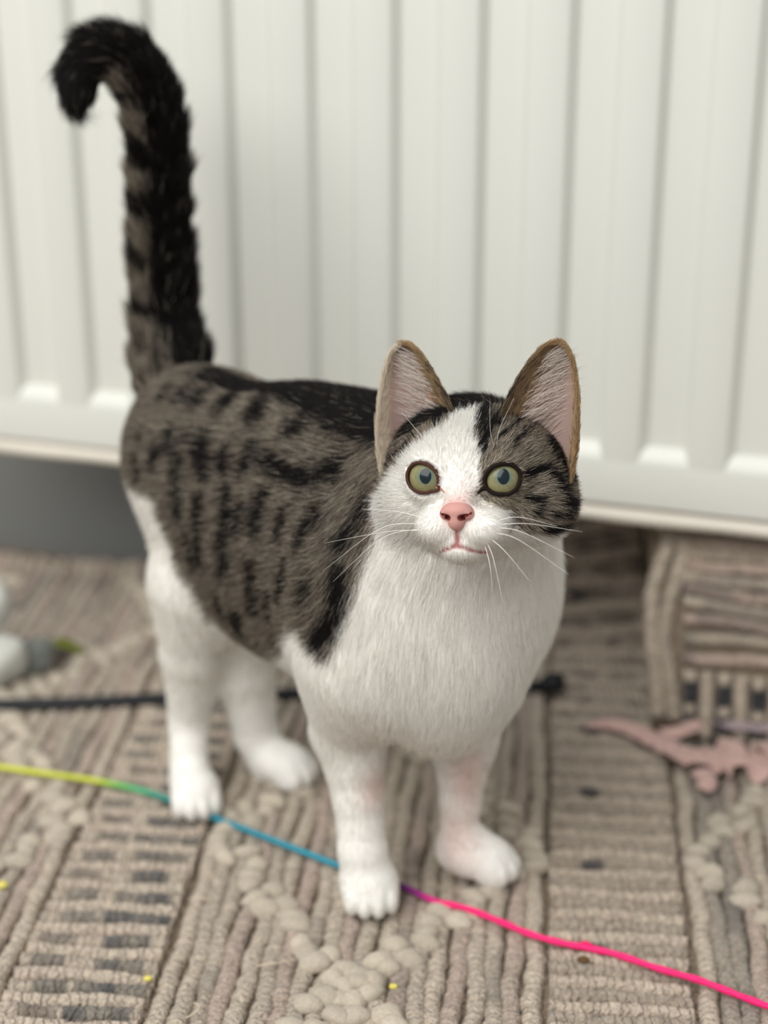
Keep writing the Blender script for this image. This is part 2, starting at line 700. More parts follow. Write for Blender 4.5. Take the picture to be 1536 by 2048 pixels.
def cone(a, b, ra, rb, k=0.012, reg='trunk', op=1):
    PRIMS.append(('c', np.asarray(a, float), np.asarray(b, float), (ra, rb), k, reg, op))


def chain(pts, rads, k=0.012, reg='trunk'):
    for i in range(len(pts) - 1):
        cone(pts[i], pts[i + 1], rads[i], rads[i + 1], k if i == 0 else min(k, 0.004), reg)


def hell(c, r, k=6, op=1, rot=None):
    f = HM if rot is None else HM @ rot
    ell(hp(*c), np.asarray(r) / 1000.0, f, k / 1000.0, 'head', op)


def hcone(a, b, ra, rb, k=4, op=1):
    cone(hp(*a), hp(*b), ra / 1000, rb / 1000, k / 1000, 'head', op)


EYE_R = 9.6


def eye_frame(s):
    """eyeball centre, axis, outward and upward directions of one eye (head millimetres)"""
    axl = np.array([s * 0.21, 0.97, 0.10])
    axl /= np.linalg.norm(axl)
    cl = np.array([s * 17.6, 31.2, 2.2]) - axl * (EYE_R * math.cos(math.radians(54)) + 1.1)
    l2 = np.array([0, 0, 1.0]) - axl * axl[2]
    l2 /= np.linalg.norm(l2)
    l1 = np.array([s, 0, 0]) - axl * (axl[0] * s)
    l1 -= l2 * (l1 @ l2)
    l1 /= np.linalg.norm(l1)
    c_, s_ = math.cos(math.radians(18)), math.sin(math.radians(18))      # the eye slants: outer corner high
    return cl, axl, l1 * c_ + l2 * s_, l2 * c_ - l1 * s_


def build_prims():
    # trunk
    ell((-0.096, 0.866, 0.196), (0.049, 0.042, 0.050), k=0.02)
    ell((-0.048, 0.818, 0.175), (0.075, 0.047, 0.074), k=0.03)
    ell((-0.012, 0.788, 0.148), (0.050, 0.042, 0.048), k=0.02)
    ell((0.016, 0.760, 0.178), (0.062, 0.047, 0.069), k=0.03)
    ell((0.030, 0.740, 0.150), (0.040, 0.043, 0.058), k=0.02)
    ell((0.046, 0.756, 0.185), (0.034, 0.034, 0.050), k=0.02)
    ell((-0.008, 0.784, 0.216), (0.064, 0.034, 0.039), k=0.03)
    # shoulders
    ell((-0.014, 0.734, 0.160), (0.034, 0.020, 0.048), k=0.025)
    ell((0.054, 0.785, 0.158), (0.034, 0.020, 0.048), k=0.025)
    # neck
    cone((0.022, 0.755, 0.195), HC + np.array([-0.002, 0.020, -0.012]), 0.049, 0.040, 0.02, 'neck')
    # front right leg
    chain([(-0.012, 0.735, 0.140), at(700, 1455, 0.752), at(716, 1590, 0.744), at(725, 1700, 0.738), at(735, 1765, 0.735)],
          [0.027, 0.0190, 0.0122, 0.0117, 0.0122], 0.014, 'leg_fr')
    paw((-0.0072, 0.736, 0.0), (0.06, -1.0), 'leg_fr')
    # front left leg
    chain([(0.050, 0.782, 0.140), at(926, 1480, 0.776), at(921, 1600, 0.771), at(916, 1700, 0.768)],
          [0.026, 0.0170, 0.0100, 0.0098], 0.014, 'leg_fl')
    cone(at(916, 1700, 0.768), (0.0430, 0.7660, 0.0135), 0.0098, 0.0118, 0.008, 'leg_fl')
    paw((0.0515, 0.7600, 0.0), (1.0, -0.28), 'leg_fl')
    # hind right leg
    ell((-0.091, 0.845, 0.160), (0.036, 0.024, 0.058), k=0.02, reg='trunk')
    chain([at(393, 1170, 0.838), at(385, 1300, 0.845), at(378, 1440, 0.856), at(378, 1560, 0.842)],
          [0.0255, 0.0170, 0.0108, 0.0108], 0.014, 'leg_hr')
    paw((-0.1060, 0.8270, 0.0), (0.18, -1.0), 'leg_hr')
    # hind left leg
    ell((-0.062, 0.885, 0.150), (0.038, 0.024, 0.055), k=0.02, reg='trunk')
    chain([at(478, 1230, 0.870), at(488, 1340, 0.866), at(512, 1470, 0.868), at(540, 1535, 0.866)],
          [0.028, 0.0175, 0.0122, 0.0110], 0.014, 'leg_hl')
    paw((-0.0580, 0.8570, 0.0), (1.0, -0.45), 'leg_hl')
    # tail
    tp = catmull([at(348, 770, 0.893), at(338, 690, 0.905), at(326, 600, 0.912), at(321, 480, 0.915), at(318, 380, 0.917),
                  at(314, 280, 0.917), at(299, 190, 0.916), at(264, 127, 0.915), at(216, 108, 0.914), at(179, 120, 0.913),
                  at(157, 152, 0.912), at(158, 188, 0.911)], 34)
    tr = np.interp(np.linspace(0, 1, 34), [0, 0.1, 0.25, 0.6, 0.8, 0.95, 1], [0.019, 0.0155, 0.0130, 0.0116, 0.0092, 0.0070, 0.0050])
    chain(list(tp), list(tr), 0.006, 'tail')
    global TAIL
    TAIL = tp
    # head
    hell((0, -6, 1), (38.5, 37, 26.5), 10)
    for s in (-1, 1):
        hell((s * 25.5, 4, -11), (17, 21, 17), 12)            # cheeks
        hell((s * 16, 17, 9.5), (13, 12, 8.5), 8)             # brows
        hell((s * 9.0, 32, -18.5), (11.5, 12.5, 8.8), 5)    # whisker pads
    hcone((0, 18, 11), (0, 37, -8), 10.5, 6.0, 6)           # bridge of the nose
    hell((0, 31, -27), (10, 11, 7.5), 4)                    # chin
    hell((0, 16, -22), (20, 18, 13), 8)                     # jaw
    for s in (-1, 1):
        cl, axl, l1, l2 = eye_frame(s)
        hell(cl + axl * 1.1, (EYE_R + 1.0,) * 3, 5)
    for s in (-1, 1):
        cl, axl, l1, l2 = eye_frame(s)
        hell(cl + axl * 7.7, (7.95, 6.0, 6.7), 0.8, -1, np.stack([l1, axl, l2], 1))
    hcone((0, 50, -19), (0, 44, -25), 1.6, 1.9, 1.8, -1)    # philtrum groove
    for s in (-1, 1):
        hcone((0, 45.5, -25.2), (s * 12, 40, -29), 1.5, 1.2, 1.8, -1)    # mouth


def paw(c, d, reg):
    c = np.asarray(c, float)
    d = np.array([d[0], d[1], 0.0])
    d /= np.linalg.norm(d)
    l = np.cross([0, 0, 1.0], d)
    fr = np.stack([d, l, UP], 1)
    ell(c + [0, 0, 0.0128], (0.0165, 0.0135, 0.0118), fr, 0.008, reg)
    for o, f in ((-0.0098, 0.0075), (-0.0034, 0.0112), (0.0034, 0.0112), (0.0098, 0.0075)):
        p = c + l * o + d * f
        ell(p + [0, 0, 0.0088], (0.0086, 0.0040, 0.0080), fr, 0.0022, reg)


build_prims()


def prim_sdf(pr, X):
    if pr[0] == 'e':
        q = (X - pr[1]) @ pr[3]
        r = pr[2]
        a = q / r
        k0 = np.sqrt((a * a).sum(-1))
        b = a / r
        k1 = np.sqrt((b * b).sum(-1)) + 1e-9
        return k0 * (k0 - 1) / k1
    a, b, (ra, rb) = pr[1], pr[2], pr[3]
    ab = b - a
    t = np.clip(((X - a) @ ab) / (ab @ ab), 0, 1)
    d = X - a - t[..., None] * ab
    return np.sqrt((d * d).sum(-1)) - (ra + t * (rb - ra))


def prim_k(pr):
    return pr[4]


def combine(f, d, k, op):
    if op > 0:
        h = np.maximum(k - np.abs(f - d), 0) / k
        return np.minimum(f, d) - h * h * k * 0.25
    d = -d
    h = np.maximum(k - np.abs(f - d), 0) / k
    return np.maximum(f, d) + h * h * k * 0.25


def sdf(X, prims=None):
    f = np.full(X.shape[:-1], 1.0)
    for pr in (prims or PRIMS):
        f = combine(f, prim_sdf(pr, X), pr[4], pr[6])
    return f


def surface_nets(prims, lo, hi, h):
    lo = np.asarray(lo, float)
    n = np.ceil((np.asarray(hi) - lo) / h).astype(int) + 1
    f = np.full(n, 0.05, np.float32)
    ax = [lo[i] + h * np.arange(n[i]) for i in range(3)]
    for pr in prims:
        if pr[0] == 'e':
            R = pr[2].max()
            mn, mx = pr[1] - R, pr[1] + R
        else:
            R = max(pr[3])
            mn, mx = np.minimum(pr[1], pr[2]) - R, np.maximum(pr[1], pr[2]) + R
        m = pr[4] + 3 * h
        i0 = np.clip(np.floor((mn - m - lo) / h).astype(int), 0, n)
        i1 = np.clip(np.ceil((mx + m - lo) / h).astype(int) + 1, 0, n)
        if (i1 <= i0).any():
            continue
        sl = tuple(slice(i0[i], i1[i]) for i in range(3))
        X = np.stack(np.meshgrid(*[ax[i][sl[i]].astype(np.float32) for i in range(3)], indexing='ij'), -1)
        f[sl] = combine(f[sl], prim_sdf(pr, X).astype(np.float32), pr[4], pr[6])
    ins = f < 0
    c8 = [(a, b, c) for a in (0, 1) for b in (0, 1) for c in (0, 1)]
    cnt = sum(ins[a:n[0] - 1 + a, b:n[1] - 1 + b, c:n[2] - 1 + c].astype(np.int8) for a, b, c in c8)
    cells = np.argwhere((cnt > 0) & (cnt < 8))
    vid = np.full(n - 1, -1, np.int64)
    vid[tuple(cells.T)] = np.arange(len(cells))
    vals = {c: f[cells[:, 0] + c[0], cells[:, 1] + c[1], cells[:, 2] + c[2]] for c in c8}
    acc = np.zeros((len(cells), 3))
    num = np.zeros(len(cells))
    for p in c8:
        for d in range(3):
            if p[d] == 0:
                q = list(p)
                q[d] = 1
                va, vb = vals[p], vals[tuple(q)]
                cr = (va < 0) != (vb < 0)
                t = np.where(cr, va / np.where(cr, va - vb, 1), 0)
                pt = np.zeros((len(cells), 3)) + np.array(p)
                pt[:, d] += t
                acc += pt * cr[:, None]
                num += cr
    verts = lo + h * (cells + acc / num[:, None])
    faces = []
    for d in range(3):
        e, g = (d + 1) % 3, (d + 2) % 3
        a = np.moveaxis(ins, d, 0)
        cr = np.argwhere(np.moveaxis(a[:-1] != a[1:], 0, d))
        cr = cr[(cr[:, e] > 0) & (cr[:, g] > 0) & (cr[:, e] < n[e] - 1) & (cr[:, g] < n[g] - 1)]
        low = ins[tuple(cr.T)]
        qs = []
        for (oe, og) in ((-1, -1), (0, -1), (0, 0), (-1, 0)):
            c = cr.copy()
            c[:, e] += oe
            c[:, g] += og
            qs.append(vid[tuple(c.T)])
        q = np.stack(qs, 1)
        q[~low] = q[~low][:, ::-1]
        faces.append(q)
    return verts, np.vstack(faces)


def sdf_grad(X, prims, e=3e-4):
    g = np.zeros(X.shape)
    for s in ((1, -1, -1), (-1, -1, 1), (-1, 1, -1), (1, 1, 1)):
        s = np.array(s, float)
        g += s * sdf(X + s * e, prims)[:, None]
    return g / (np.linalg.norm(g, axis=1)[:, None] + 1e-12)


def relax(V, F, prims, it=3):
    E = np.vstack([F[:, [0, 1]], F[:, [1, 2]], F[:, [2, 3]], F[:, [3, 0]]])
    for _ in range(it):
        s = np.zeros_like(V)
        c = np.zeros(len(V))
        np.add.at(s, E[:, 0], V[E[:, 1]])
        np.add.at(c, E[:, 0], 1)
        np.add.at(s, E[:, 1], V[E[:, 0]])
        np.add.at(c, E[:, 1], 1)
        V = 0.4 * V + 0.6 * s / c[:, None]
    g = sdf_grad(V, prims)
    V = V - g * np.clip(sdf(V, prims), -0.0015, 0.0015)[:, None]
    return V


V, F = surface_nets(PRIMS, (-0.23, 0.655, -0.002), (0.115, 0.965, 0.445), 0.0017)
V = relax(V, F, PRIMS)
# region of every vertex: the primitive it lies closest to
REGS = ['trunk', 'neck', 'head', 'leg_fr', 'leg_fl', 'leg_hr', 'leg_hl', 'tail']
best = np.full(len(V), 9.0)
reg = np.zeros(len(V), int)
for pr in PRIMS:
    if pr[6] > 0:
        d = prim_sdf(pr, V)
        b = d < best
        best[b] = d[b]
        reg[b] = REGS.index(pr[5])
print('cat verts', len(V), 'faces', len(F))
# ---RAYSTOP
# ------------------------------------------------------------------ coat pattern (in the cat's own coordinates, millimetres)


def seg_dist(p, poly):
    """distance of 2-D points to a polyline"""
    d = np.full(len(p), 1e9)
    poly = np.asarray(poly, float)
    if len(poly) == 1:
        return np.linalg.norm(p - poly[0], axis=1)
    for a, b in zip(poly[:-1], poly[1:]):
        ab = b - a
        t = np.clip(((p - a) @ ab) / (ab @ ab + 1e-9), 0, 1)
        d = np.minimum(d, np.linalg.norm(p - a - t[:, None] * ab, axis=1))
    return d


SADDLE_A = [-130, -100, -82, -60, -56, -50, -44, -34, -26, -20, -8, 6, 25, 45, 60, 68, 76, 81, 85, 87, 91, 95, 98, 101, 112]
SADDLE_Z = [186, 189, 187, 191, 181, 168, 158, 142, 126, 114, 106, 112, 128, 149, 160, 160, 154, 143, 147, 161, 175, 190, 209, 232, 250]
FLANK = [([(-43, 214), (-37, 186)], 4.6), ([(-23, 201), (-22, 164)], 4.2), ([(-2, 209), (0, 195), (-3, 181)], 5.0), ([(24, 215), (20, 194)], 4.6),
         ([(-30, 224), (-23, 215)], 7.5), ([(-11, 224), (-7, 220)], 6.0), ([(8, 232), (7, 223)], 5.2), ([(20, 229), (45, 227), (58, 231), (68, 238)], 5.6),
         ([(67, 219), (62, 209), (58, 200)], 5.0), ([(90, 222), (84, 212)], 4.2), ([(18, 178), (16, 151)], 4.2), ([(48, 188), (42, 169)], 3.8),
         ([(88, 202), (88, 181), (79, 163), (82, 147)], 5.4), ([(1, 177), (-4, 166)], 4.6), ([(1, 144), (-4, 131)], 5.0),
         ([(-74, 238)], 4.5), ([(-61, 240)], 5), ([(-49, 240)], 5.4), ([(-33, 242), (-28, 243)], 5.4), ([(-5, 245), (0, 245)], 6.8), ([(27, 245), (33, 246)], 6.2),
         ([(-54, 225), (-51, 218)], 4.0), ([(-61, 216), (-61, 208)], 4.2), ([(-43, 225)], 4.2), ([(-77, 206), (-75, 197)], 3.6), ([(-77, 218)], 3.6),
         ([(96, 236), (90, 228)], 4), ([(10, 205), (8, 190)], 3.0), ([(40, 212), (36, 196)], 3.2), ([(-12, 150), (-14, 138)], 3.4), ([(30, 165), (28, 152)], 3.2),
         ([(-33, 178), (-30, 160)], 3.0), ([(72, 190), (66, 176)], 3.2)]
HEAD_DARK = [([(10, 30), (8, 19), (7.5, 14)], 2.3), ([(2.5, 26), (6.5, 21)], 3.0), ([(24, 3.4), (32, 5.0), (36, 0.5), (39.5, -8.3), (43, -10.8)], 1.9),
             ([(33, -20), (41, -20)], 2.6), ([(31, 17), (38, 6), (42, 0)], 1.9), ([(40, -9), (44, -12)], 3.2), ([(17, 24), (14, 18)], 1.5),
             ([(22, 21), (20, 15)], 1.4), ([(26, -6), (31, -8), (29, -12)], 1.6), ([(-14, 30), (-18, 25)], 3.2), ([(-26, 18), (-31, 12)], 1.6), ([(-33, 10), (-40, 5)], 1.4),
             ([(2, 34), (3, 27)], 2.2), ([(12, 33), (14, 27)], 1.6), ([(34, -13), (40, -15)], 1.6)]
RING = []
for y_, hh in ((168, 20), (262, 24), (372, 23), (482, 26), (575, 30), (652, 22), (705, 16)):
    RING.append((at(300, y_, 0.915)[2], hh / 3400))


def coat(P, rg, jit):
    """tabby amount 0..1 and dark-stripe amount 0..1 of the coat at world points"""
    n = len(P)
    q = P - BODY_C
    a = q @ HB * 1000 + jit[:, 0] * 3
    lat = q @ LB * 1000
    z = P[:, 2] * 1000 + jit[:, 1] * 3
    tab = np.zeros(n)
    dark = np.zeros(n)
    isn = rg == REGS.index('neck')
    ist = rg == REGS.index('tail')
    ish = rg == REGS.index('head')
    body_ = (rg == 0) | isn
    wob = 6 * (vnoise(P, 70, 2) - 0.5)
    zb = np.interp(a + wob, SADDLE_A, SADDLE_Z)
    side = np.where(lat > 0, 1.0, 0.0)
    tab[body_] = sstep(-2.5, 2.5, (z - zb + wob))[body_]
    az_ = np.stack([a + 0.15 * wob, z], 1)
    dk = np.zeros(n)
    for poly, w in FLANK:
        dk = np.maximum(dk, 1 - sstep(w * 0.55, w * 1.25, seg_dist(az_, poly) + 0.25 * wob))
    # dark line down the spine, broad over the shoulders
    wsp = 9 + 13 * sstep(-20, 60, a)
    dk = np.maximum(dk, (1 - sstep(wsp * 0.75, wsp * 1.15, np.abs(lat) + 0.5 * wob)) * (z > 225) * sstep(-85, -60, a))
    dark[body_] = dk[body_]
    # tail
    if ist.any():
        lft = np.zeros(n)
        dT = np.linalg.norm(P[ist][:, None] - TAIL[None], axis=2)
        near = TAIL[dT.argmin(1)]
        off = P[ist] - near
        off /= np.linalg.norm(off, axis=1)[:, None] + 1e-9
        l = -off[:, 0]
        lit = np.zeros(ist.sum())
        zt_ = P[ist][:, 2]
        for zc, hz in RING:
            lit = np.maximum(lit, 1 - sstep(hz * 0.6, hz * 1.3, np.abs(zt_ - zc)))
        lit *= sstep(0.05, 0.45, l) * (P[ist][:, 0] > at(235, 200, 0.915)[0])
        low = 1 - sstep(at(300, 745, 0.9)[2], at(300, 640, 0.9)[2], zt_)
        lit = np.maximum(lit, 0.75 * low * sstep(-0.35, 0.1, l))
        tab[ist] = 1
        dark[ist] = 1 - lit
    # head
    if ish.any():
        h = to_head(P[ish]) + jit[ish] * 0.8
        x, y, zz = h.T
        w2 = 2.2 * (vnoise(P[ish], 260, 4) - 0.5)
        zbA = np.interp(x, [-60, -50, -43, -37, -31.7, -26.5, -19, -12.6, -9, -5, -3.5], [-20, -12, -7, 0.5, 7, 12.5, 18, 23.4, 28.8, 31, 60])
        tA = sstep(-0.9, 0.9, zz - zbA + w2) * (x < -3)
        xb = np.interp(zz, [-24, -22.3, -19.6, -11.8, -8, -4.4, 4, 10, 17.6, 24.7, 31, 40], [60, 32, 21.4, 19.7, 12.3, 6.5, 8.3, 7.8, 4.2, 0.8, -2, -2])
        tB = sstep(-0.9, 0.9, x - xb + w2) * (x > -3)
        t_ = np.maximum(tA, tB)
        t_ = np.maximum(t_, sstep(-14, -20, y) * sstep(-12, -4, zz) * 1.0)
        dk = np.zeros(len(h))
        xz = np.stack([x + w2, zz], 1)
        for poly, w in HEAD_DARK:
            dk = np.maximum(dk, 1 - sstep(w * 0.5, w * 1.25, seg_dist(xz, poly) + 0.3 * w2))
        tab[ish] = t_
        dark[ish] = dk
    return tab, dark


WHITE = np.array([0.95, 0.935, 0.89])
TAB_D = np.array([0.070, 0.057, 0.046])
TAB_M = np.array([0.300, 0.255, 0.200])
TAB_L = np.array([0.52, 0.46, 0.37])
BLACK = np.array([0.011, 0.009, 0.009])


def coat_colours(tab, dark, hair=True):
    n = len(tab)
    if hair:
        r = rng.random(n)
        tc = np.where((r < 0.32)[:, None], TAB_D, np.where((r < 0.80)[:, None], TAB_M, TAB_L)) * (0.8 + 0.4 * rng.random(n))[:, None]
        bl = BLACK * (0.6 + 0.8 * rng.random(n))[:, None]
        isd = rng.random(n) < dark * 0.97
        c = np.where(isd[:, None], bl, tc)
        w = WHITE * (0.93 + 0.1 * rng.random(n))[:, None]
        return np.where((rng.random(n) < tab)[:, None], c, w)
    c = TAB_M * 0.8 * (1 - dark[:, None]) + BLACK * dark[:, None]
    w = np.array([0.96, 0.94, 0.895])
    return w * (1 - tab[:, None]) + c * tab[:, None]


def pink_legs(P):
    """thinly furred skin on the inside of the front legs"""
    w = np.zeros(len(P))
    for c, r in ((at(935, 1560, 0.760), (0.010, 0.02, 0.024)), (at(915, 1670, 0.762), (0.012, 0.02, 0.018)), (at(752, 1575, 0.735), (0.008, 0.02, 0.011))):
        w = np.maximum(w, np.exp(-((((P - c) / r) ** 2).sum(1))))
    return w


# ------------------------------------------------------------------ ears (part of the same skin)
NB = len(V)


def ear_grids(s):
    """inner and outer surface of one ear in head millimetres"""
    med = catmull([(9, 3, 23), (13, 4, 33), (18.5, 4, 43.5), (23.5, 3, 51), (27.5, 2, 56), (31.5, 0.5, 58.9), (35.6, -1, 59.6)], 22)
    lat = catmull([(43, 9, -2), (45.5, 8, 14), (45.6, 6, 29), (44.6, 3, 41), (42.6, 1, 50.5), (39.8, 0, 56.6), (36.0, -1, 59.6)], 22)
    S = np.linspace(0, 1, 19)
    inner, outer = [], []
    for i in range(22):
        t = i / 21
        dep = 15.5 * (1 - t) ** 0.65
        row_i, row_o = [], []
        for q in S:
            p = med[i] * (1 - q) + lat[i] * q
            b = math.sin(math.pi * q) ** 0.75
            p_i = p + np.array([0, -dep * b, 0])
            th = 2.0 * (0.35 + 0.65 * min(1, b * 1.2)) * (1 - 0.35 * t)
            out = np.array([0.5 * (q - 0.5) * 2, -0.85, 0.12])
            p_o = p_i + out / np.linalg.norm(out) * th
            row_i.append(p_i)
            row_o.append(p_o)
        inner.append(row_i)
        outer.append(row_o)
    A = np.array(inner)
    B = np.array(outer)
    A[..., 0] *= s
    B[..., 0] *= s
    return A, B


allV, allF = [V], [F]
ear_in_ids, ear_out_ids = [], []
EARS = []
for s in (-1, 1):
    A, B = ear_grids(s)
    nr, nc = A.shape[:2]
    W = HC + (np.vstack([A.reshape(-1, 3), B.reshape(-1, 3)]) / 1000) @ HM.T
    base = sum(len(v) for v in allV)
    ia = base + np.arange(nr * nc).reshape(nr, nc)
    ib = ia + nr * nc
    fs = []
    for i in range(nr - 1):
        for j in range(nc - 1):
            fs.append((ia[i, j], ia[i, j + 1], ia[i + 1, j + 1], ia[i + 1, j]))
            fs.append((ib[i, j], ib[i + 1, j], ib[i + 1, j + 1], ib[i, j + 1]))
        fs.append((ia[i, 0], ia[i + 1, 0], ib[i + 1, 0], ib[i, 0]))
        fs.append((ia[i, nc - 1], ib[i, nc - 1], ib[i + 1, nc - 1], ia[i + 1, nc - 1]))
    for j in range(nc - 1):
        fs.append((ia[nr - 1, j], ia[nr - 1, j + 1], ib[nr - 1, j + 1], ib[nr - 1, j]))
        fs.append((ia[0, j], ib[0, j], ib[0, j + 1], ia[0, j + 1]))
    fs = np.array(fs)
    if s < 0:
        fs = fs[:, ::-1]
    allV.append(W)
    allF.append(fs)
    EARS.append((s, A, B, ia, ib))
VA = np.vstack(allV)
FA = np.vstack(allF)

# ------------------------------------------------------------------ skin
N0 = len(V)
nrm_b = sdf_grad(V, PRIMS)
tab0, dark0 = coat(V, reg, np.zeros((N0, 3)))
colB = coat_colours(tab0, dark0, hair=False)
hl0 = to_head(V)
PINK = np.array([0.62, 0.33, 0.29])
isH = reg == REGS.index('head')
pk = np.exp(-(np.linalg.norm((hl0 - [0, 44, -9]) / [8, 9, 9], axis=1) ** 2)) * isH * 0.8
mth = np.minimum(seg_dist(hl0[:, [0, 2]], [(0, -14), (0, -25.4)]), seg_dist(hl0[:, [0, 2]], [(-10, -29.5), (0, -25.2), (10.5, -29.5)]))
pm = (1 - sstep(0.5, 1.7, mth)) * isH * (hl0[:, 1] > 28)
for p_ in PRIMS:
    if p_[6] < 0 and p_[0] == 'e':
        rim = (1 - sstep(0.0007, 0.0016, np.abs(prim_sdf(p_, V)))) * isH
        rc = np.array([0.022, 0.015, 0.012]) if p_[1] @ HL > HC @ HL else np.array([0.10, 0.055, 0.042])
        colB = colB * (1 - rim[:, None]) + rc * rim[:, None]
MOUTH = np.array([0.36, 0.14, 0.13])
colB = colB * (1 - pk[:, None]) + PINK * pk[:, None]
colB = colB * (1 - pm[:, None]) + MOUTH * pm[:, None]
pl = pink_legs(V)[:, None]
colB = colB * (1 - 0.6 * pl) + np.array([0.72, 0.48, 0.42]) * 0.6 * pl
colE = []
for s, A, B, ia, ib in EARS:
    nr, nc = A.shape[:2]
    t = (np.arange(nr) / (nr - 1))[:, None] * np.ones((1, nc))
    q = np.ones((nr, 1)) * np.linspace(0, 1, nc)[None]
    rimw = np.clip(np.maximum(np.maximum(1 - q / 0.42, (q - 0.80) / 0.2), (t - 0.80) / 0.2), 0, 1)
    pink = np.array([0.33, 0.23, 0.205])
    tan = np.array([0.36, 0.225, 0.115])
    ci = pink * (1 - rimw[..., None]) + tan * rimw[..., None]
    if s < 0:
        pale = np.clip((q - 0.84) / 0.16, 0, 1)[..., None]
        ci = ci * (1 - pale) + np.array([0.72, 0.62, 0.5]) * pale
    co = np.broadcast_to(np.array([0.26, 0.175, 0.10]), ci.shape)
    colE.append(ci.reshape(-1, 3))
    colE.append(co.reshape(-1, 3))
M_skin = mat('cat_skin', (0.7, 0.66, 0.6, 1), 0.7, 0.25, attr='tint')
M_skin.node_tree.nodes['Principled BSDF'].inputs['Subsurface Weight'].default_value = 0.15
M_skin.node_tree.nodes['Principled BSDF'].inputs['Subsurface Radius'].default_value = (0.004, 0.0018, 0.001)
M_skin.node_tree.nodes['Principled BSDF'].inputs['Subsurface Scale'].default_value = 0.5
cat = empty('cat', (-0.03, 0.79, 0))
tag(cat, 'tabby and white cat standing on the rug with its tail raised', 'cat')
body = mesh_obj('body', VA, FA, M_skin, cat, cols=np.vstack([colB] + colE))

# ------------------------------------------------------------------ eyes
EYES = []
M_eye = mat('eye_white', (0.22, 0.18, 0.14, 1), 0.15, 0.3, coat=0.3)
M_pupil = mat('eye_pupil', (0.004, 0.012, 0.018, 1), 0.16, 0.35, coat=0.0)
M_lid_dark = mat('eyelid_rim_dark', srgb(30, 22, 18), 0.8, 0.12)
M_duct = mat('tear_duct_pink', srgb(176, 132, 118), 0.5, 0.3)
M_lid_brown = mat('eyelid_rim_brown', srgb(76, 50, 40), 0.8, 0.12)


def iris_material():
    m = mat('eye_iris', (0.4, 0.42, 0.16, 1), 0.3, 0.3, coat=0.0)
    nt = m.node_tree
    at_ = nt.nodes.new('ShaderNodeAttribute')
    at_.attribute_name = 'tint'
    nz = nt.nodes.new('ShaderNodeTexNoise')
    nz.inputs['Scale'].default_value = 900
    mixn = nt.nodes.new('ShaderNodeVectorMath')
    mixn.operation = 'SCALE'
    mr = nt.nodes.new('ShaderNodeMapRange')
    mr.inputs['To Min'].default_value = 0.75
    mr.inputs['To Max'].default_value = 1.25
    tc = nt.nodes.new('ShaderNodeTexCoord')
    nt.links.new(tc.outputs['Object'], nz.inputs['Vector'])
    nt.links.new(nz.outputs['Fac'], mr.inputs['Value'])
    nt.links.new(at_.outputs['Color'], mixn.inputs[0])
    nt.links.new(mr.outputs['Result'], mixn.inputs['Scale'])
    nt.links.new(mixn.outputs['Vector'], nt.nodes['Principled BSDF'].inputs['Base Color'])
    return m


M_iris = iris_material()


def cap_patch(C, R, axis, e1, e2, a1, a2, nr=14, na=48, hole=0.0, col=None):
    """patch of a sphere around axis with an elliptical rim (half angles a1, a2)"""
    V_, F_, c_ = [], [], []
    for i in range(nr + 1):
        t = hole + (1 - hole) * i / nr
        for j in range(na):
            ps = 2 * math.pi * j / na
            al = t * math.hypot(a1 * math.cos(ps), a2 * math.sin(ps)) if False else t / math.hypot(math.cos(ps) / a1, math.sin(ps) / a2)
            d = axis * math.cos(al) + (e1 * math.cos(ps) + e2 * math.sin(ps)) * math.sin(al)
            V_.append(C + d * R)
            c_.append((t, ps, al))
    for i in range(nr):
        for j in range(na):
            k = (j + 1) % na
            F_.append((i * na + j, (i + 1) * na + j, (i + 1) * na + k, i * na + k))
    return np.array(V_), F_, np.array(c_)


def fix_normals(o):
    bm = bmesh.new()
    bm.from_mesh(o.data)
    bmesh.ops.recalc_face_normals(bm, faces=bm.faces)
    bm.to_mesh(o.data)
    bm.free()


def outward(o, C):
    """turn an open cap so that it faces away from C"""
    me = o.data
    p = me.polygons[len(me.polygons) // 2]
    if (p.center - Vector(C)).dot(p.normal) < 0:
        me.flip_normals()


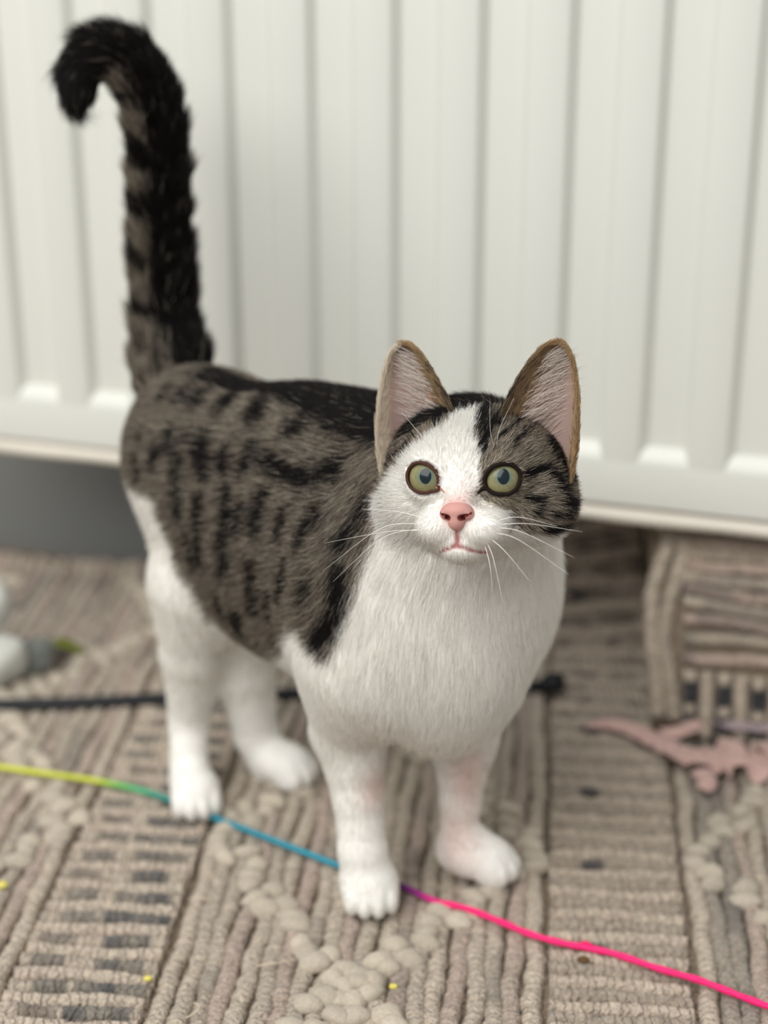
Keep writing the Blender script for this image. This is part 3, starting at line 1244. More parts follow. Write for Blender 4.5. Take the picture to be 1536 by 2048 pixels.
head_prims = [p for p in PRIMS if p[5] in ('head', 'neck')]
CAMP = np.array([0, 0, CAM_H])
for s in (-1, 1):
    cl, axl, l1, l2 = eye_frame(s)
    C = hp(*cl)
    R = EYE_R / 1000
    ax = HM @ axl
    eye = None
    bm = bmesh.new()
    bmesh.ops.create_uvsphere(bm, u_segments=40, v_segments=24, radius=R)
    me = bpy.data.meshes.new('eye')
    bm.to_mesh(me)
    bm.free()
    me.polygons.foreach_set('use_smooth', [True] * len(me.polygons))
    me.materials.append(M_eye)
    eye = bpy.data.objects.new('eye', me)
    COL.objects.link(eye)
    eye.parent = cat
    eye.location = Vector(C) - cat.location
    bpy.context.view_layer.update()
    # gaze: towards and slightly above the camera
    g = CAMP + np.array([0.02, 0, 0.09]) - C
    g /= np.linalg.norm(g)
    if s < 0:
        g = 0.45 * g + 0.55 * (HM @ (axl + np.array([0.02, 0, 0.05])))
        g /= np.linalg.norm(g)
    e2 = HU - g * (HU @ g)
    e2 /= np.linalg.norm(e2)
    e1 = np.cross(g, e2)
    Vi, Fi, ci = cap_patch(C, R + 0.00012, g, e1, e2, math.radians(62), math.radians(58), hole=0.22)
    tt = (ci[:, 0] - 0.22) / 0.78
    c0 = np.array([0.06, 0.14, 0.14])
    c1 = np.array([0.185, 0.20, 0.115])
    c2 = np.array([0.265, 0.240, 0.115])
    c3 = np.array([0.12, 0.10, 0.045])
    f1, f2, f3 = sstep(0.0, 0.18, tt), sstep(0.12, 0.55, tt), sstep(0.78, 1.0, tt)
    cc = c0 * (1 - f1[:, None]) + c1 * f1[:, None]
    cc = cc * (1 - f2[:, None]) + c2 * f2[:, None]
    cc = cc * (1 - f3[:, None]) + c3 * f3[:, None]
    iris = mesh_obj('iris', Vi, Fi, M_iris, eye, cols=cc)
    outward(iris, C)
    Vp, Fp, _ = cap_patch(C, R + 0.00022, g, e1, e2, math.radians(15), math.radians(20.5), nr=8)
    pup = mesh_obj('pupil', Vp, Fp, M_pupil, eye)
    outward(pup, C)
    # eyelid rim
    n = 64
    path = []
    for j in range(n):
        ps = 2 * math.pi * j / n
        cx, cy = math.cos(ps), math.sin(ps)
        w, h_ = 8.0, 6.75
        rr = 1 / math.hypot(cx / w, cy / h_)
        # drawn-out inner corner, low on the nose side
        dps = abs((ps - math.radians(188) + math.pi) % (2 * math.pi) - math.pi)
        rr += 0.9 * math.exp(-(dps / 0.30) ** 2)
        al = math.asin(min(0.985, rr / (EYE_R + 0.75)))
        p = cl + axl * 1.1 + (EYE_R + 0.75) * (axl * math.cos(al) + (l1 * cx + l2 * cy) * math.sin(al))
        path.append(hp(*p))
    path = np.array(path)
    for _ in range(3):
        d = sdf(path, head_prims)
        gr = sdf_grad(path, head_prims)
        path = path + gr * np.clip(0.0002 - d, -0.0004, 0.004)[:, None]
    path = np.vstack([path, path[:1]])
    Vt, Ft = tube(path, 0.0009 if s > 0 else 0.0007, 8, up=tuple(ax), cap=False)
    lid = mesh_obj('eyelid', Vt, Ft, M_lid_dark if s > 0 else M_lid_brown, eye)
    # tear duct: a short tapering wedge at the inner corner
    dp = np.array([hp(*(cl + axl * 7.6 + l1 * -a_ + l2 * -b_)) for a_, b_ in ((7.0, 0.9), (8.7, 1.3), (10.4, 1.8), (12.0, 2.6))])
    for _ in range(4):
        dp = dp + sdf_grad(dp, head_prims) * (0.0001 - sdf(dp, head_prims))[:, None]
    Vt, Ft = tube(catmull(dp, 12), np.linspace(0.0013, 0.0004, 12) * (1.0 if s > 0 else 0.75), 8, flat=0.6, up=tuple(ax))
    mesh_obj('tear_duct', Vt, Ft, M_lid_dark if s > 0 else M_duct, eye)
    EYES.append((cl, axl, l1, l2))

# ------------------------------------------------------------------ nose
NP = []


def nell(c, r, k, op=1):
    NP.append(('e', hp(*c), np.asarray(r, float) / 1000, HM, k / 1000, 'nose', op))


def ncone(a, b, ra, rb, k, op=1):
    NP.append(('c', hp(*a), hp(*b), (ra / 1000, rb / 1000), k / 1000, 'nose', op))


nell((0, 41.4, -10.6), (6.7, 6.2, 3.9), 1.5)
nell((0, 42.5, -14.5), (3.9, 4.6, 4.6), 2.0)
for s in (-1, 1):
    nell((s * 4.8, 41.6, -12.0), (2.7, 4.2, 2.5), 1.2)
    ncone((s * 2.7, 48.0, -13.2), (s * 3.6, 43.5, -13.0), 1.15, 1.0, 0.6, -1)
    ncone((s * 3.0, 47.2, -12.9), (s * 6.6, 43.6, -11.4), 0.85, 0.35, 0.6, -1)
ncone((0, 48.2, -14), (0, 47, -19), 0.45, 0.6, 0.8, -1)
lo = np.min([p[1] for p in NP], 0) - 0.010
hi = np.max([p[1] for p in NP], 0) + 0.010
Vn, Fn = surface_nets(NP, lo, hi, 0.00032)
Vn = relax(Vn, Fn, NP, 2)
nl = to_head(Vn)
nost = np.minimum(np.abs(prim_sdf(NP[3], Vn)), np.abs(prim_sdf(NP[4], Vn)))
for p in NP:
    if p[6] < 0 and p is not NP[-1]:
        nost = np.minimum(nost, np.abs(prim_sdf(p, Vn)))
fl = (1 - sstep(0.00015, 0.0006, nost)) * (nl[:, 1] > 42)
nc_ = np.array([0.60, 0.31, 0.275]) * (1 - fl[:, None]) + np.array([0.22, 0.05, 0.045]) * fl[:, None]
M_nose = mat('nose_leather', (0.6, 0.3, 0.27, 1), 0.6, 0.22, attr='tint', bump=(2600, 0.25, 0.0003))
mesh_obj('nose', Vn, Fn, M_nose, cat, cols=nc_)

# ------------------------------------------------------------------ fur


def fur_material(name):
    m = bpy.data.materials.new(name)
    m.use_nodes = True
    nt = m.node_tree
    b = nt.nodes['Principled BSDF']
    b.inputs['Roughness'].default_value = 0.55
    b.inputs['Specular IOR Level'].default_value = 0.25
    an = nt.nodes.new('ShaderNodeAttribute')
    an.attribute_name = 'tint'
    nt.links.new(an.outputs['Color'], b.inputs['Base Color'])
    tr = nt.nodes.new('ShaderNodeBsdfTranslucent')
    nt.links.new(an.outputs['Color'], tr.inputs['Color'])
    mx = nt.nodes.new('ShaderNodeMixShader')
    mx.inputs[0].default_value = 0.38
    nt.links.new(b.outputs[0], mx.inputs[1])
    nt.links.new(tr.outputs[0], mx.inputs[2])
    nt.links.new(mx.outputs[0], nt.nodes['Material Output'].inputs['Surface'])
    return m


M_fur = fur_material('cat_fur')


def hair_object(name, root, dirv, nrm, length, lift, radius, cols, npts=5, curl=0.12, parent=None):
    """hair curves: they leave the skin at the lift angle and bend down along dirv"""
    n = len(root)
    t = np.linspace(0, 1, npts)
    pts = np.zeros((n, npts, 3), np.float32)
    cl_, sl_ = np.cos(lift)[:, None], np.sin(lift)[:, None]
    jx = rng.normal(0, curl, (n, 3))
    for i, ti in enumerate(t):
        v = dirv * cl_ * ti + nrm * sl_ * (ti - 0.45 * ti * ti) + jx * ti * ti * 0.6
        pts[:, i] = root + v * length[:, None]
    cd = bpy.data.hair_curves.new(name)
    cd.add_curves([npts] * n)
    cd.attributes['position'].data.foreach_set('vector', pts.ravel())
    ra = cd.attributes.get('radius') or cd.attributes.new('radius', 'FLOAT', 'POINT')
    rr = (radius[:, None] * (1 - 0.85 * t ** 1.5)[None]).astype(np.float32)
    ra.data.foreach_set('value', rr.ravel())
    ca = cd.attributes.new('tint', 'FLOAT_COLOR', 'CURVE')
    c4 = np.ones((n, 4), np.float32)
    c4[:, :3] = cols
    ca.data.foreach_set('color', c4.ravel())
    cd.materials.append(M_fur)
    o = bpy.data.objects.new(name, cd)
    COL.objects.link(o)
    if parent is not None:
        o.parent = parent
        o.matrix_parent_inverse = parent.matrix_world.inverted()
    return o


tri = np.vstack([F[:, [0, 1, 2]], F[:, [0, 2, 3]]])
tv = V[tri]
cr = np.cross(tv[:, 1] - tv[:, 0], tv[:, 2] - tv[:, 0])
area = 0.5 * np.linalg.norm(cr, axis=1) * 1e6          # mm2
treg = reg[tri[:, 0]]
DENS = {'trunk': 2.3, 'neck': 3.4, 'head': 5.0, 'leg_fr': 2.6, 'leg_fl': 2.6, 'leg_hr': 2.0, 'leg_hl': 1.6, 'tail': 2.0}
dens = np.array([DENS[r] for r in REGS])[treg]
w = area * dens
total = int(w.sum())
pick = rng.choice(len(tri), total, p=w / w.sum())
b1, b2 = rng.random(total), rng.random(total)
sq = np.sqrt(b1)
bw = np.stack([1 - sq, sq * (1 - b2), sq * b2], 1)
root = (tv[pick] * bw[..., None]).sum(1)
nrm = (nrm_b[tri[pick]] * bw[..., None]).sum(1)
nrm /= np.linalg.norm(nrm, axis=1)[:, None]
rg = treg[pick]
print('hairs', total, 'area mm2', area.sum())
# soft blending of the head and the neck: hair length and flow follow distances
hl = to_head(root)
keep = np.ones(total, bool)
isH = rg == 2
for cl_e, axl, l1, l2 in EYES:
    d = hl - cl_e
    along = d @ axl
    x_, y_ = d @ l1, d @ l2
    rr = np.hypot(x_ / 8.4, y_ / 7.1)
    keep &= ~(isH & (rr < 1.0) & (along > 0))
    duct = np.hypot((x_ + 10.2) / 2.6, (y_ + 1.6) / 1.3)
    keep &= ~(isH & (duct < 1.0) & (along > 0))
nd = sdf(root, [p for p in NP if p[6] > 0])
keep &= ~(isH & (nd < 0.0004))
md = np.minimum(seg_dist(hl[:, [0, 2]], [(0, -15), (0, -25.4)]), seg_dist(hl[:, [0, 2]], [(-9.5, -29.2), (0, -25.2), (10.0, -29.2)]))
keep &= ~(isH & (hl[:, 1] > 28) & (md < 1.2))
bridge = np.exp(-(np.linalg.norm((hl - [0, 43, -4]) / [6.5, 9, 6.0], axis=1) ** 2))
keep &= ~(isH & (rng.random(total) < 0.75 * bridge))
keep &= root[:, 2] > 0.0035
tab, dark = coat(root, rg, rng.normal(0, 0.6, (total, 3)))
tw = tab
thin = np.where(isH, 0.25, 0.6)
keep &= ~((tw < 0.3) & (rng.random(total) < thin))
root, nrm, rg, hl, tab, dark = root[keep], nrm[keep], rg[keep], hl[keep], tab[keep], dark[keep]
total = len(root)

# flow
back_d = -HB
q = root - BODY_C
a_ = q @ HB * 1000
down = np.array([0, 0, -1.0])
flow = np.zeros((total, 3))
m = (rg == 0)
front = sstep(60, 95, a_)[:, None]
low = (1 - sstep(0.12, 0.22, root[:, 2]))[:, None]
fl_b = (back_d * (1.0 - 0.75 * front) + down * (0.35 + 0.5 * low + 1.0 * front))
flow[m] = fl_b[m]
m = (rg == 1)
flow[m] = (down * 1.0 + back_d * 0.35)
for r in (3, 4, 5, 6):
    m = rg == r
    flow[m] = down + 0.15 * back_d
m = rg == 7
dT = ((root[m][:, None] - TAIL[None]) ** 2).sum(2).argmin(1)
tg = np.gradient(TAIL, axis=0)
tg /= np.linalg.norm(tg, axis=1)[:, None]
flow[m] = tg[dT]
m = rg == 2
fh = hl[m] - np.array([0, 52, -6])
fh[:, 2] -= 6 * sstep(0, -25, hl[m][:, 2])
flow[m] = fh @ HM.T
flow += 0.0
ft = flow - nrm * (flow * nrm).sum(1)[:, None]
ft /= np.linalg.norm(ft, axis=1)[:, None] + 1e-9
clump = np.stack([vnoise(root, 180, 21), vnoise(root, 180, 22), vnoise(root, 180, 23)], 1) - 0.5
ft = ft + 0.55 * clump * np.where(rg == 2, 0.5, np.where(a_ > 55, 0.32, 0.6))[:, None] + rng.normal(0, 0.10, (total, 3))
ft -= nrm * (ft * nrm).sum(1)[:, None]
ft /= np.linalg.norm(ft, axis=1)[:, None] + 1e-9

length = np.select([rg == 0, rg == 1, rg == 2, (rg == 5) | (rg == 6), rg == 7], [8.0, 10.0, 5.0, 6.5, 11.0], 6.0)
dn = np.linalg.norm(hl - np.array([0, 45, -10]), axis=1)
hlen = 1.7 + 5.0 * sstep(8, 52, dn) + 3.0 * sstep(30, 60, dn) * sstep(4, -16, hl[:, 2])
length = np.where(rg == 2, hlen, length)
length = np.where((rg == 0) & (a_ > 60), 10.5, length)
isleg = (rg >= 3) & (rg <= 6)
length = np.where(isleg, 2.6 + 4.4 * sstep(0.03, 0.11, root[:, 2]), length)
length *= 0.75 + 0.45 * rng.random(total)
length = np.where(rg == 7, length * (0.75 + 0.75 * sstep(0.35, 0.75, vnoise(root, 130, 51))), length)
length /= 1000
lift = np.radians(np.select([rg == 2, isleg, rg == 7], [19.0, 15.0, 42.0], 20.0)) * (0.6 + 0.7 * rng.random(total))
radius = np.where(rg == 2, 0.000085, np.where(isleg, 0.00011, np.where(rg == 7, 0.00014, np.where((a_ > 55) | (rg == 1), 0.000095, 0.00011)))) * (0.8 + 0.4 * rng.random(total))
cols = coat_colours(tab, dark)
cols = np.where(((rg == 2) & (tab < 0.5))[:, None], cols * 0.94, cols)
cols = np.where(((rg == 2) & (tab > 0.5))[:, None], np.minimum(cols * 1.2, 0.95), cols)
pl = pink_legs(root)[:, None]
cols = cols * (1 - 0.5 * pl) + np.array([0.78, 0.58, 0.52]) * 0.5 * pl
# cream fur under the eye on the tabby cheek, brindled crown
crm = np.exp(-(np.linalg.norm((hl[:, [0, 2]] - [15, -7.5]) / [8, 2.2], axis=1) ** 2)) * (rg == 2)
cols = np.where((rng.random(total) < 0.7 * crm)[:, None], np.array([0.56, 0.50, 0.38]), cols)
pinkb = np.exp(-(np.linalg.norm((hl - [0, 43, -6]) / [6.5, 9, 6.5], axis=1) ** 2)) * (rg == 2)
cols = cols * (1 - 0.55 * pinkb[:, None]) + np.array([0.80, 0.52, 0.47]) * 0.55 * pinkb[:, None]

NAMES = {'head': 'head_fur', 'neck': 'neck_fur', 'trunk': 'body_fur', 'tail': 'tail_fur'}
for i, r in enumerate(REGS):
    m = rg == i
    o = hair_object(NAMES.get(r, 'leg_fur'), root[m], ft[m], nrm[m], length[m], lift[m], radius[m], cols[m], 5, parent=body)
    tag(o, kind='stuff')

# ear fur: short coat on the back and rim, long pale hairs across the inside
for s, A, B, ia, ib in EARS:
    nr, nc = A.shape[:2]
    Rt, Dr, Nm, Ln, Cl, Lf = [], [], [], [], [], []
    for grid, side_, cnt in ((B, -1, 5200), (A, 1, 3000)):
        ii = rng.random(cnt) * (nr - 1.001)
        jj = rng.random(cnt) * (nc - 1.001)
        if side_ > 0:                       # rim of the inside only
            jj = np.where(rng.random(cnt) < 0.75, rng.random(cnt) ** 1.4 * 4.2, nc - 1.001 - rng.random(cnt) ** 2 * 2.0)
        i0, j0 = ii.astype(int), jj.astype(int)
        fi, fj = (ii - i0)[:, None], (jj - j0)[:, None]
        p = (grid[i0, j0] * (1 - fi) * (1 - fj) + grid[i0 + 1, j0] * fi * (1 - fj) + grid[i0, j0 + 1] * (1 - fi) * fj + grid[i0 + 1, j0 + 1] * fi * fj)
        du = grid[np.minimum(i0 + 1, nr - 1), j0] - grid[i0, j0]
        dv = grid[i0, np.minimum(j0 + 1, nc - 1)] - grid[i0, j0]
        nn = np.cross(du, dv)
        nn /= np.linalg.norm(nn, axis=1)[:, None] + 1e-9
        nn *= np.where((nn[:, 1] * side_) < 0, -1, 1)[:, None]
        du = du / (np.linalg.norm(du, axis=1)[:, None] + 1e-9)
        tt = ii / (nr - 1)
        c = np.where((rng.random(cnt) < (0.62 if side_ < 0 else 0.30) * (1 - tt) ** 1.6)[:, None], TAB_D * 1.3, np.array([0.50, 0.36, 0.21])) * (0.7 + 0.6 * rng.random(cnt))[:, None]
        if s < 0:
            c = np.where((jj > nc - 4)[:, None], np.array([0.78, 0.70, 0.58]), c)
        Rt.append(p)
        Dr.append(du)
        Nm.append(nn)
        Ln.append((2.6 + 2.0 * (1 - tt)) * (0.7 + 0.6 * rng.random(cnt)))
        Cl.append(c)
        Lf.append(np.radians(14 + 16 * rng.random(cnt)))
    # rim hairs all along the edge of the ear
    for edge, nsgn in ((A[:, 0], -1), (A[:, -1], 1)):
        cnt = 1500
        ii = rng.random(cnt) ** 0.85 * (nr - 1.001)
        i0 = ii.astype(int)
        fi = (ii - i0)[:, None]
        p = edge[i0] * (1 - fi) + edge[i0 + 1] * fi + rng.normal(0, 0.45, (cnt, 3))
        du = edge[np.minimum(i0 + 2, nr - 1)] - edge[np.maximum(i0 - 1, 0)]
        du = du / (np.linalg.norm(du, axis=1)[:, None] + 1e-9)
        if nsgn < 0:
            du = du + np.array([s * 0.25, 0.0, 0.0])
        nn = np.tile(np.array([s * nsgn * 0.5, 0.85, 0.1]), (cnt, 1))
        tt = ii / (nr - 1)
        dkp = 0.75 * (1 - sstep(0.15, 0.75, tt)) if nsgn < 0 else 0.08 + 0 * tt
        c = np.where((rng.random(cnt) < dkp)[:, None], TAB_D * 1.2, np.array([0.44, 0.30, 0.16])) * (0.65 + 0.6 * rng.random(cnt))[:, None]
        if s < 0 and nsgn > 0:
            c = np.array([0.80, 0.71, 0.58]) * (0.8 + 0.3 * rng.random(cnt))[:, None]
        Rt.append(p)
        Dr.append(du)
        Nm.append(nn)
        Ln.append((3.0 + (2.5 if nsgn < 0 else 0.5) * (1 - tt)) * (0.7 + 0.6 * rng.random(cnt)))
        Cl.append(c)
        Lf.append(np.radians(10 + 22 * rng.random(cnt)))
    # inner hairs
    cnt = 240
    ii = (0.10 + 0.55 * rng.random(cnt)) * (nr - 1)
    i0 = ii.astype(int)
    jf = 3 + (rng.random(cnt) ** 1.1) * 8
    j0 = jf.astype(int)
    p = A[i0, j0] + rng.normal(0, 0.5, (cnt, 3)) + np.array([0, 0.6, 0])
    d = np.stack([s * (0.85 + 0.2 * rng.random(cnt)), 0.15 * rng.normal(0, 1, cnt), 0.55 - 0.5 * rng.random(cnt)], 1)
    d /= np.linalg.norm(d, axis=1)[:, None]
    nn = np.tile(np.array([0, 0.8, 0.6]), (cnt, 1))
    Rt.append(p)
    Dr.append(d)
    Nm.append(nn)
    Ln.append((12 + 9 * rng.random(cnt)) * (1 - 0.45 * ii / nr))
    Cl.append(np.array([0.86, 0.79, 0.72]) * (0.8 + 0.25 * rng.random(cnt))[:, None])
    Lf.append(np.radians(18 + 22 * rng.random(cnt)))
    Rt, Dr, Nm = [np.vstack(x) for x in (Rt, Dr, Nm)]
    Ln, Lf, Cl = np.concatenate(Ln), np.concatenate(Lf), np.vstack(Cl)
    o = hair_object('ear_fur', HC + Rt / 1000 @ HM.T, Dr @ HM.T, Nm @ HM.T, Ln / 1000, Lf, np.concatenate([np.full(len(Rt) - 240, 0.000085), np.full(240, 0.00012)]), Cl, 5, 0.05, parent=body)
    tag(o, kind='stuff')

# ------------------------------------------------------------------ whiskers
M_whisk = mat('whisker', (0.93, 0.91, 0.86, 1), 0.3, 0.5)


def whisker(pts, r=0.0002):
    P = catmull([hp(*p) for p in pts], 18)
    Vw, Fw = tube(P, r * np.linspace(1, 0.22, 18), 6)
    mesh_obj('whisker', Vw, Fw, M_whisk, cat)


WH = [
    [(14, 38, -16), (26, 40, -13), (42, 36, -17)],
    [(15, 38, -18), (28, 42, -19), (50, 38, -30)],
    [(14, 39, -20), (27, 44, -22), (48, 40, -37)],
    [(13, 39, -22), (22, 46, -27), (33, 46, -40)],
    [(12, 38, -24), (17, 46, -31), (21, 46, -50)],
    [(11, 38, -25), (15, 45, -33), (16, 44, -46)],
    [(15, 38, -17), (30, 38, -16), (52, 30, -20)],
    [(-14, 38, -15), (-28, 38, -12), (-46, 32, -12)],
    [(-15, 38, -17), (-34, 42, -19), (-64, 34, -40)],
    [(-15, 38, -19), (-33, 44, -23), (-58, 38, -44)],
    [(-14, 38, -20), (-30, 44, -20), (-62, 36, -27)],
    [(14, 27, 16), (17, 33, 24), (23, 32, 37)],
    [(13, 28, 16), (13, 34, 24), (13, 34, 36)],
    [(-15, 27, 15), (-19, 33, 22), (-27, 32, 31)],
]
for w_ in WH:
    whisker(w_, 0.00017 if w_[0][2] < 0 else 0.00011)

# ------------------------------------------------------------------ woolly fuzz of the rug's cords
FP = np.vstack([f[0] for f in FUZZ])
FC = np.vstack([f[1] for f in FUZZ])
FV = np.concatenate([f[2] for f in FUZZ])
wgt = np.where(FV < 0.78, 1.0, np.where(FV < 0.9, 0.45, 0.12)) * (FV > 0.6) * (np.abs(FP[:, 0]) < 0.26) * (FP[:, 2] < 0.02)
nf = 70000
pk_ = rng.choice(len(FP), nf, p=wgt / wgt.sum())
rt = FP[pk_] + rng.normal(0, 1, (nf, 3)) * np.array([0.0022, 0.0022, 0.0004])
dr = rng.normal(0, 1, (nf, 3)) * np.array([1, 1, 0.25])
dr /= np.linalg.norm(dr, axis=1)[:, None]
o = hair_object('wool_fuzz', rt - np.array([0, 0, 0.0006]), dr, np.tile(np.array([0, 0, 1.0]), (nf, 1)), 0.0016 + 0.0022 * rng.random(nf),
                np.radians(15 + 45 * rng.random(nf)), np.full(nf, 0.00009), FC[pk_] * (0.75 + 0.5 * rng.random(nf))[:, None], 4, 0.35, parent=rug)
tag(o, kind='stuff')

# ------------------------------------------------------------------ rainbow string across the rug


def ground(px, py, z):
    return floor_at(px, py, z)


ZR = 0.0022
spts = [(-420, 1500), (-240, 1512), (-60, 1526), (0, 1534), (90, 1547), (170, 1558), (240, 1571), (300, 1586), (345, 1602), (400, 1626), (455, 1645), (540, 1678), (610, 1705),
        (680, 1732), (750, 1756), (810, 1776), (870, 1802), (930, 1816), (1000, 1843), (1060, 1868), (1120, 1885), (1170, 1895),
        (1230, 1908), (1320, 1938), (1400, 1961), (1470, 1988), (1540, 2014), (1620, 2040), (1760, 2075)]
W3 = np.array([ground(x, y, ZR + 0.0005 * math.sin(i * 1.7) + (0.0045 if x < 130 else 0.0012)) for i, (x, y) in enumerate(spts)])
P = catmull(W3, 240)
pxs = np.interp(np.linspace(0, 1, 240), np.linspace(0, 1, len(spts)), [p[0] for p in spts])
kx = [-420, 190, 235, 275, 325, 440, 660, 800, 840, 890, 1760]
kc = np.array([srgb(*c)[:3] for c in ((214, 216, 62), (206, 214, 70), (128, 196, 96), (88, 186, 130), (40, 140, 130), (44, 140, 160), (52, 150, 172), (84, 30, 104), (150, 38, 128), (255, 42, 122), (255, 36, 120))])
cs = np.stack([np.interp(pxs, kx, kc[:, i]) for i in range(3)], 1)
rr = 0.0017 * (1 + 0.10 * np.sin(np.arange(240) * 0.9) * (pxs > 850))
Vs, Fs = tube(P, rr, 10)
M_str = mat('string_dyed', (0.8, 0.2, 0.3, 1), 0.55, 0.3, attr='tint', bump=(1500, 0.3, 0.0004))
string = mesh_obj('string', Vs, Fs, M_str, cols=np.repeat(cs, 10, axis=0))
tag(string, 'rainbow string running from yellow to hot pink across the rug', 'string')
kp = ground(1172, 1892, ZR + 0.0006)
bm = bmesh.new()
bmesh.ops.create_icosphere(bm, subdivisions=3, radius=0.0024)
for v_ in bm.verts:
    v_.co.x *= 1.5
    v_.co *= 1 + 0.22 * math.sin(v_.co.x * 2600 + v_.co.y * 1500)
me = bpy.data.meshes.new('knot')
bm.to_mesh(me)
bm.free()
ca = me.color_attributes.new('tint', 'FLOAT_COLOR', 'POINT')
ca.data.foreach_set('color', np.tile([*srgb(250, 30, 110)[:3], 1.0], len(me.vertices)).astype(np.float32))
me.materials.append(M_str)
me.polygons.foreach_set('use_smooth', [True] * len(me.polygons))
kn = bpy.data.objects.new('knot', me)
COL.objects.link(kn)
kn.parent = string
kn.location = kp
kn.rotation_euler = (0, 0, -0.5)

# ------------------------------------------------------------------ black cable by the wall
M_cable = mat('cable_rubber', srgb(20, 24, 30), 0.45, 0.4)
cp = [(-520, 1436), (-300, 1420), (-120, 1412), (0, 1410), (150, 1406), (300, 1399), (440, 1392), (600, 1388), (800, 1384), (950, 1380), (1060, 1374), (1092, 1370)]
P = catmull([ground(x, y, 0.0035) for x, y in cp], 90)
Vc, Fc = tube(P, 0.0040, 12)
cable = mesh_obj('cable', Vc, Fc, M_cable)
tag(cable, 'black cable lying across the rug behind the cat', 'cable')
e0 = ground(1086, 1371, 0.006)
e1 = ground(1122, 1366, 0.012)
P = catmull([e0, 0.5 * (e0 + e1) + np.array([0, 0, 0.001]), e1], 12)
Vc, Fc = tube(P, np.interp(np.linspace(0, 1, 12), [0, 0.15, 0.3, 0.9, 1], [0.0040, 0.0050, 0.0066, 0.0066, 0.0055]), 14)
mesh_obj('plug', Vc, Fc, M_cable, cable)

# ------------------------------------------------------------------ crumpled pink fabric
M_pink = mat('pink_fabric', srgb(198, 165, 156), 0.85, 0.15, noise=(160, 0.08), bump=(900, 0.4, 0.0006), sheen=0.3)
M_lilac = mat('lilac_tape', srgb(158, 142, 144), 0.85, 0.15, noise=(160, 0.08))


def ribbon(name, pts, widths, ruff, parent, m, seed=0, z0=0.004, n=120, k=13, freq=1.0):
    C_ = catmull([ground(x, y, 0.0) for x, y in pts], n)
    Wd = np.interp(np.linspace(0, 1, n), np.linspace(0, 1, len(widths)), widths)
    Rf = np.interp(np.linspace(0, 1, n), np.linspace(0, 1, len(ruff)), ruff)
    T = np.gradient(C_, axis=0)
    T /= np.linalg.norm(T, axis=1)[:, None]
    Nn = np.stack([-T[:, 1], T[:, 0], T[:, 2] * 0], 1)
    arc = np.concatenate([[0], np.cumsum(np.linalg.norm(np.diff(C_, axis=0), axis=1))])
    V_, F_ = [], []
    for i in range(n):
        for j in range(k):
            t = j / (k - 1) * 2 - 1
            ph = arc[i] * 420 * freq + seed
            wob = 1 + 0.45 * (Rf[i] / 0.008) * math.sin(ph * 0.8 + (2.1 if t > 0 else 0.4)) * abs(t)
            off = t * Wd[i] * 0.5 * wob
            hgt = z0 + Rf[i] * (0.5 + 0.5 * math.sin(ph + 2.2 * t + 1.3 * math.sin(arc[i] * 97))) * (0.35 + 0.65 * abs(t)) + 0.004 * (1 - t * t) * min(1, Wd[i] / 0.01)
            V_.append(C_[i] + Nn[i] * off + np.array([0, 0, hgt]) + T[i] * Rf[i] * 0.5 * math.sin(ph * 1.3 + t * 3))
    for i in range(n - 1):
        for j in range(k - 1):
            F_.append((i * k + j, i * k + j + 1, (i + 1) * k + j + 1, (i + 1) * k + j))
    o = mesh_obj(name, V_, F_, m, parent)
    so = o.modifiers.new('solid', 'SOLIDIFY')
    so.thickness = 0.0012
    sb = o.modifiers.new('smooth', 'SUBSURF')
    sb.levels = sb.render_levels = 1
    return o


pf = empty('fabric_scrap', tuple(ground(1400, 1540, 0)))
tag(pf, 'crumpled dusty pink ruffled fabric lying on the rug under the radiator', 'fabric')
ribbon('ruffle', [(1172, 1466), (1215, 1464), (1262, 1474), (1310, 1496), (1352, 1520), (1400, 1538), (1450, 1536), (1500, 1546), (1560, 1548), (1640, 1552)],
       [0.002, 0.009, 0.013, 0.015, 0.015, 0.021, 0.028, 0.030, 0.030, 0.030], [0.0, 0.0006, 0.001, 0.001, 0.002, 0.005, 0.0065, 0.0065, 0.0065, 0.0065], pf, M_pink, freq=1.35)
ribbon('ruffle', [(1318, 1494), (1352, 1493), (1385, 1480), (1398, 1474)], [0.008, 0.010, 0.011, 0.006], [0.001, 0.001, 0.002, 0.001], pf, M_pink, 2.0, 0.008, 40, 9)
ribbon('ruffle', [(1405, 1560), (1412, 1580), (1405, 1596)], [0.013, 0.011, 0.005], [0.002, 0.003, 0.002], pf, M_pink, 1.0, 0.003, 30, 9)
ribbon('tape', [(1425, 1478), (1460, 1490), (1510, 1494), (1570, 1496), (1640, 1500)], [0.005, 0.008, 0.009, 0.009, 0.009], [0.0, 0.001, 0.001, 0.001, 0.001], pf, M_lilac, 0.3, 0.012, 50, 7)

# ------------------------------------------------------------------ soft toy at the left edge
M_tw = mat('toy_white_plush', srgb(196, 196, 188), 0.95, 0.1, noise=(120, 0.06), bump=(700, 0.6, 0.001), sheen=0.3)
M_tg = mat('toy_grey_plush', srgb(110, 114, 108), 0.95, 0.1, noise=(120, 0.08), bump=(700, 0.6, 0.001), sheen=0.3)
M_tl = mat('toy_green_felt', srgb(112, 120, 40), 0.95, 0.1, noise=(200, 0.1))
toy = empty('soft_toy', tuple(ground(0, 1375, 0)))
tag(toy, 'white and grey soft toy with a green tag at the left edge', 'toy')


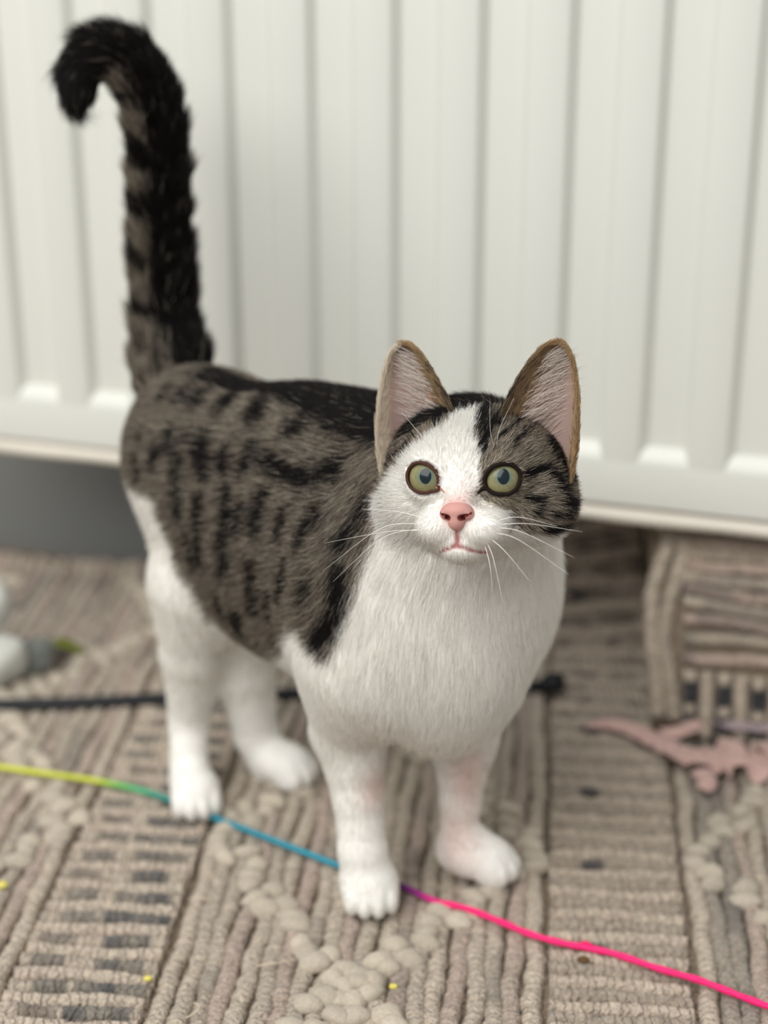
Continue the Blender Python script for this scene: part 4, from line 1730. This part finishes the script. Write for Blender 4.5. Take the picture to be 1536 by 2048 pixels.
def blob(name, c, r, m, parent, seed, rot=0.0):
    bm = bmesh.new()
    bmesh.ops.create_icosphere(bm, subdivisions=4, radius=1.0)
    for v_ in bm.verts:
        f = 1 + 0.16 * (vnoise(np.array(v_.co)[None] + 5 * seed, 1.4, seed)[0] - 0.5) * 2
        v_.co = Vector((v_.co.x * r[0] * f, v_.co.y * r[1] * f, v_.co.z * r[2] * f))
    bmesh.ops.rotate(bm, verts=bm.verts, cent=(0, 0, 0), matrix=Matrix.Rotation(rot, 3, 'Y'))
    me_ = bpy.data.meshes.new(name)
    bm.to_mesh(me_)
    bm.free()
    me_.polygons.foreach_set('use_smooth', [True] * len(me_.polygons))
    me_.materials.append(m)
    o = bpy.data.objects.new(name, me_)
    COL.objects.link(o)
    o.parent = parent
    o.location = Vector(c) - parent.location
    return o


blob('body', ground(-12, 1384, 0) + np.array([0, 0.012, 0.0165]), (0.021, 0.018, 0.0175), M_tw, toy, 1)
blob('head', ground(-22, 1384, 0) + np.array([0, 0.026, 0.049]), (0.0145, 0.014, 0.020), M_tw, toy, 2, 0.15)
blob('paw', ground(62, 1352, 0) + np.array([0, 0.004, 0.0125]), (0.0175, 0.013, 0.0115), M_tg, toy, 3, -0.25)
tc_ = ground(130, 1316, 0) + np.array([0, 0, 0.006])
Vg, Fg = [], []
for i in range(13):
    for j in range(5):
        t, u_ = i / 12, (j / 4 - 0.5)
        wd = 0.011 * math.sin(math.pi * (0.12 + 0.80 * t))
        Vg.append(tc_ + np.array([-0.013 + 0.026 * t, u_ * wd, 0.002 + 0.004 * math.sin(t * 4) - 0.006 * u_ * u_]))
for i in range(12):
    for j in range(4):
        Fg.append((i * 5 + j, i * 5 + j + 1, (i + 1) * 5 + j + 1, (i + 1) * 5 + j))
g_ = mesh_obj('felt_tag', Vg, Fg, M_tl, toy)
so = g_.modifiers.new('solid', 'SOLIDIFY')
so.thickness = 0.0015

# ------------------------------------------------------------------ crumbs and a fibre on the rug
M_cry = mat('crumb_yellow', srgb(226, 214, 110), 0.7, 0.2, noise=(500, 0.15))
M_crb = mat('crumb_brown', srgb(98, 72, 44), 0.6, 0.3, noise=(500, 0.2))
M_fib = mat('fibre_pale', srgb(206, 190, 168), 0.8, 0.2)
for px, py, r_, m_, lb in ((296, 1963, 0.0016, M_cry, 'tiny yellow crumb on the ribs near the lower left dashes'),
                           (786, 1979, 0.0015, M_cry, 'tiny yellow crumb on the rug just right of the pebbly tufts'),
                           (1166, 1925, 0.0021, M_crb, 'small round brown seed below the knot in the pink string'),
                           (4, 1776, 0.0022, M_cry, 'yellow crumb on the rug at the left edge of the picture')):
    c_ = ground(px, py, 0.0)
    bm = bmesh.new()
    bmesh.ops.create_icosphere(bm, subdivisions=2, radius=1)
    for v_ in bm.verts:
        f = r_ * (0.8 + 0.5 * vnoise(np.array(v_.co)[None] + px, 1.8, 3)[0])
        v_.co = Vector((v_.co.x * f * 1.35, v_.co.y * f, v_.co.z * f * 0.8))
    me = bpy.data.meshes.new('crumb')
    bm.to_mesh(me)
    bm.free()
    me.materials.append(m_)
    o = bpy.data.objects.new('crumb', me)
    COL.objects.link(o)
    o.location = (c_[0], c_[1], 0.0018)
    tag(o, lb, 'crumb', 'crumbs on the rug')
P = catmull([ground(512, 1932, 0.0022), ground(550, 1927, 0.0042), ground(592, 1919, 0.0026)], 14)
Vc, Fc = tube(P, 0.0004, 6)
tag(mesh_obj('loose_fibre', Vc, Fc, M_fib), 'pale straight loose fibre on the rug left of the tufts', 'fibre')
P = catmull([ground(372, 2036, 0.002), ground(392, 2024, 0.003), ground(398, 2012, 0.004), ground(388, 2006, 0.0035)], 16)
Vc, Fc = tube(P, 0.0004, 6)
tag(mesh_obj('loose_fibre', Vc, Fc, M_fib), 'short curled loose fibre at the bottom edge of the rug', 'fibre')
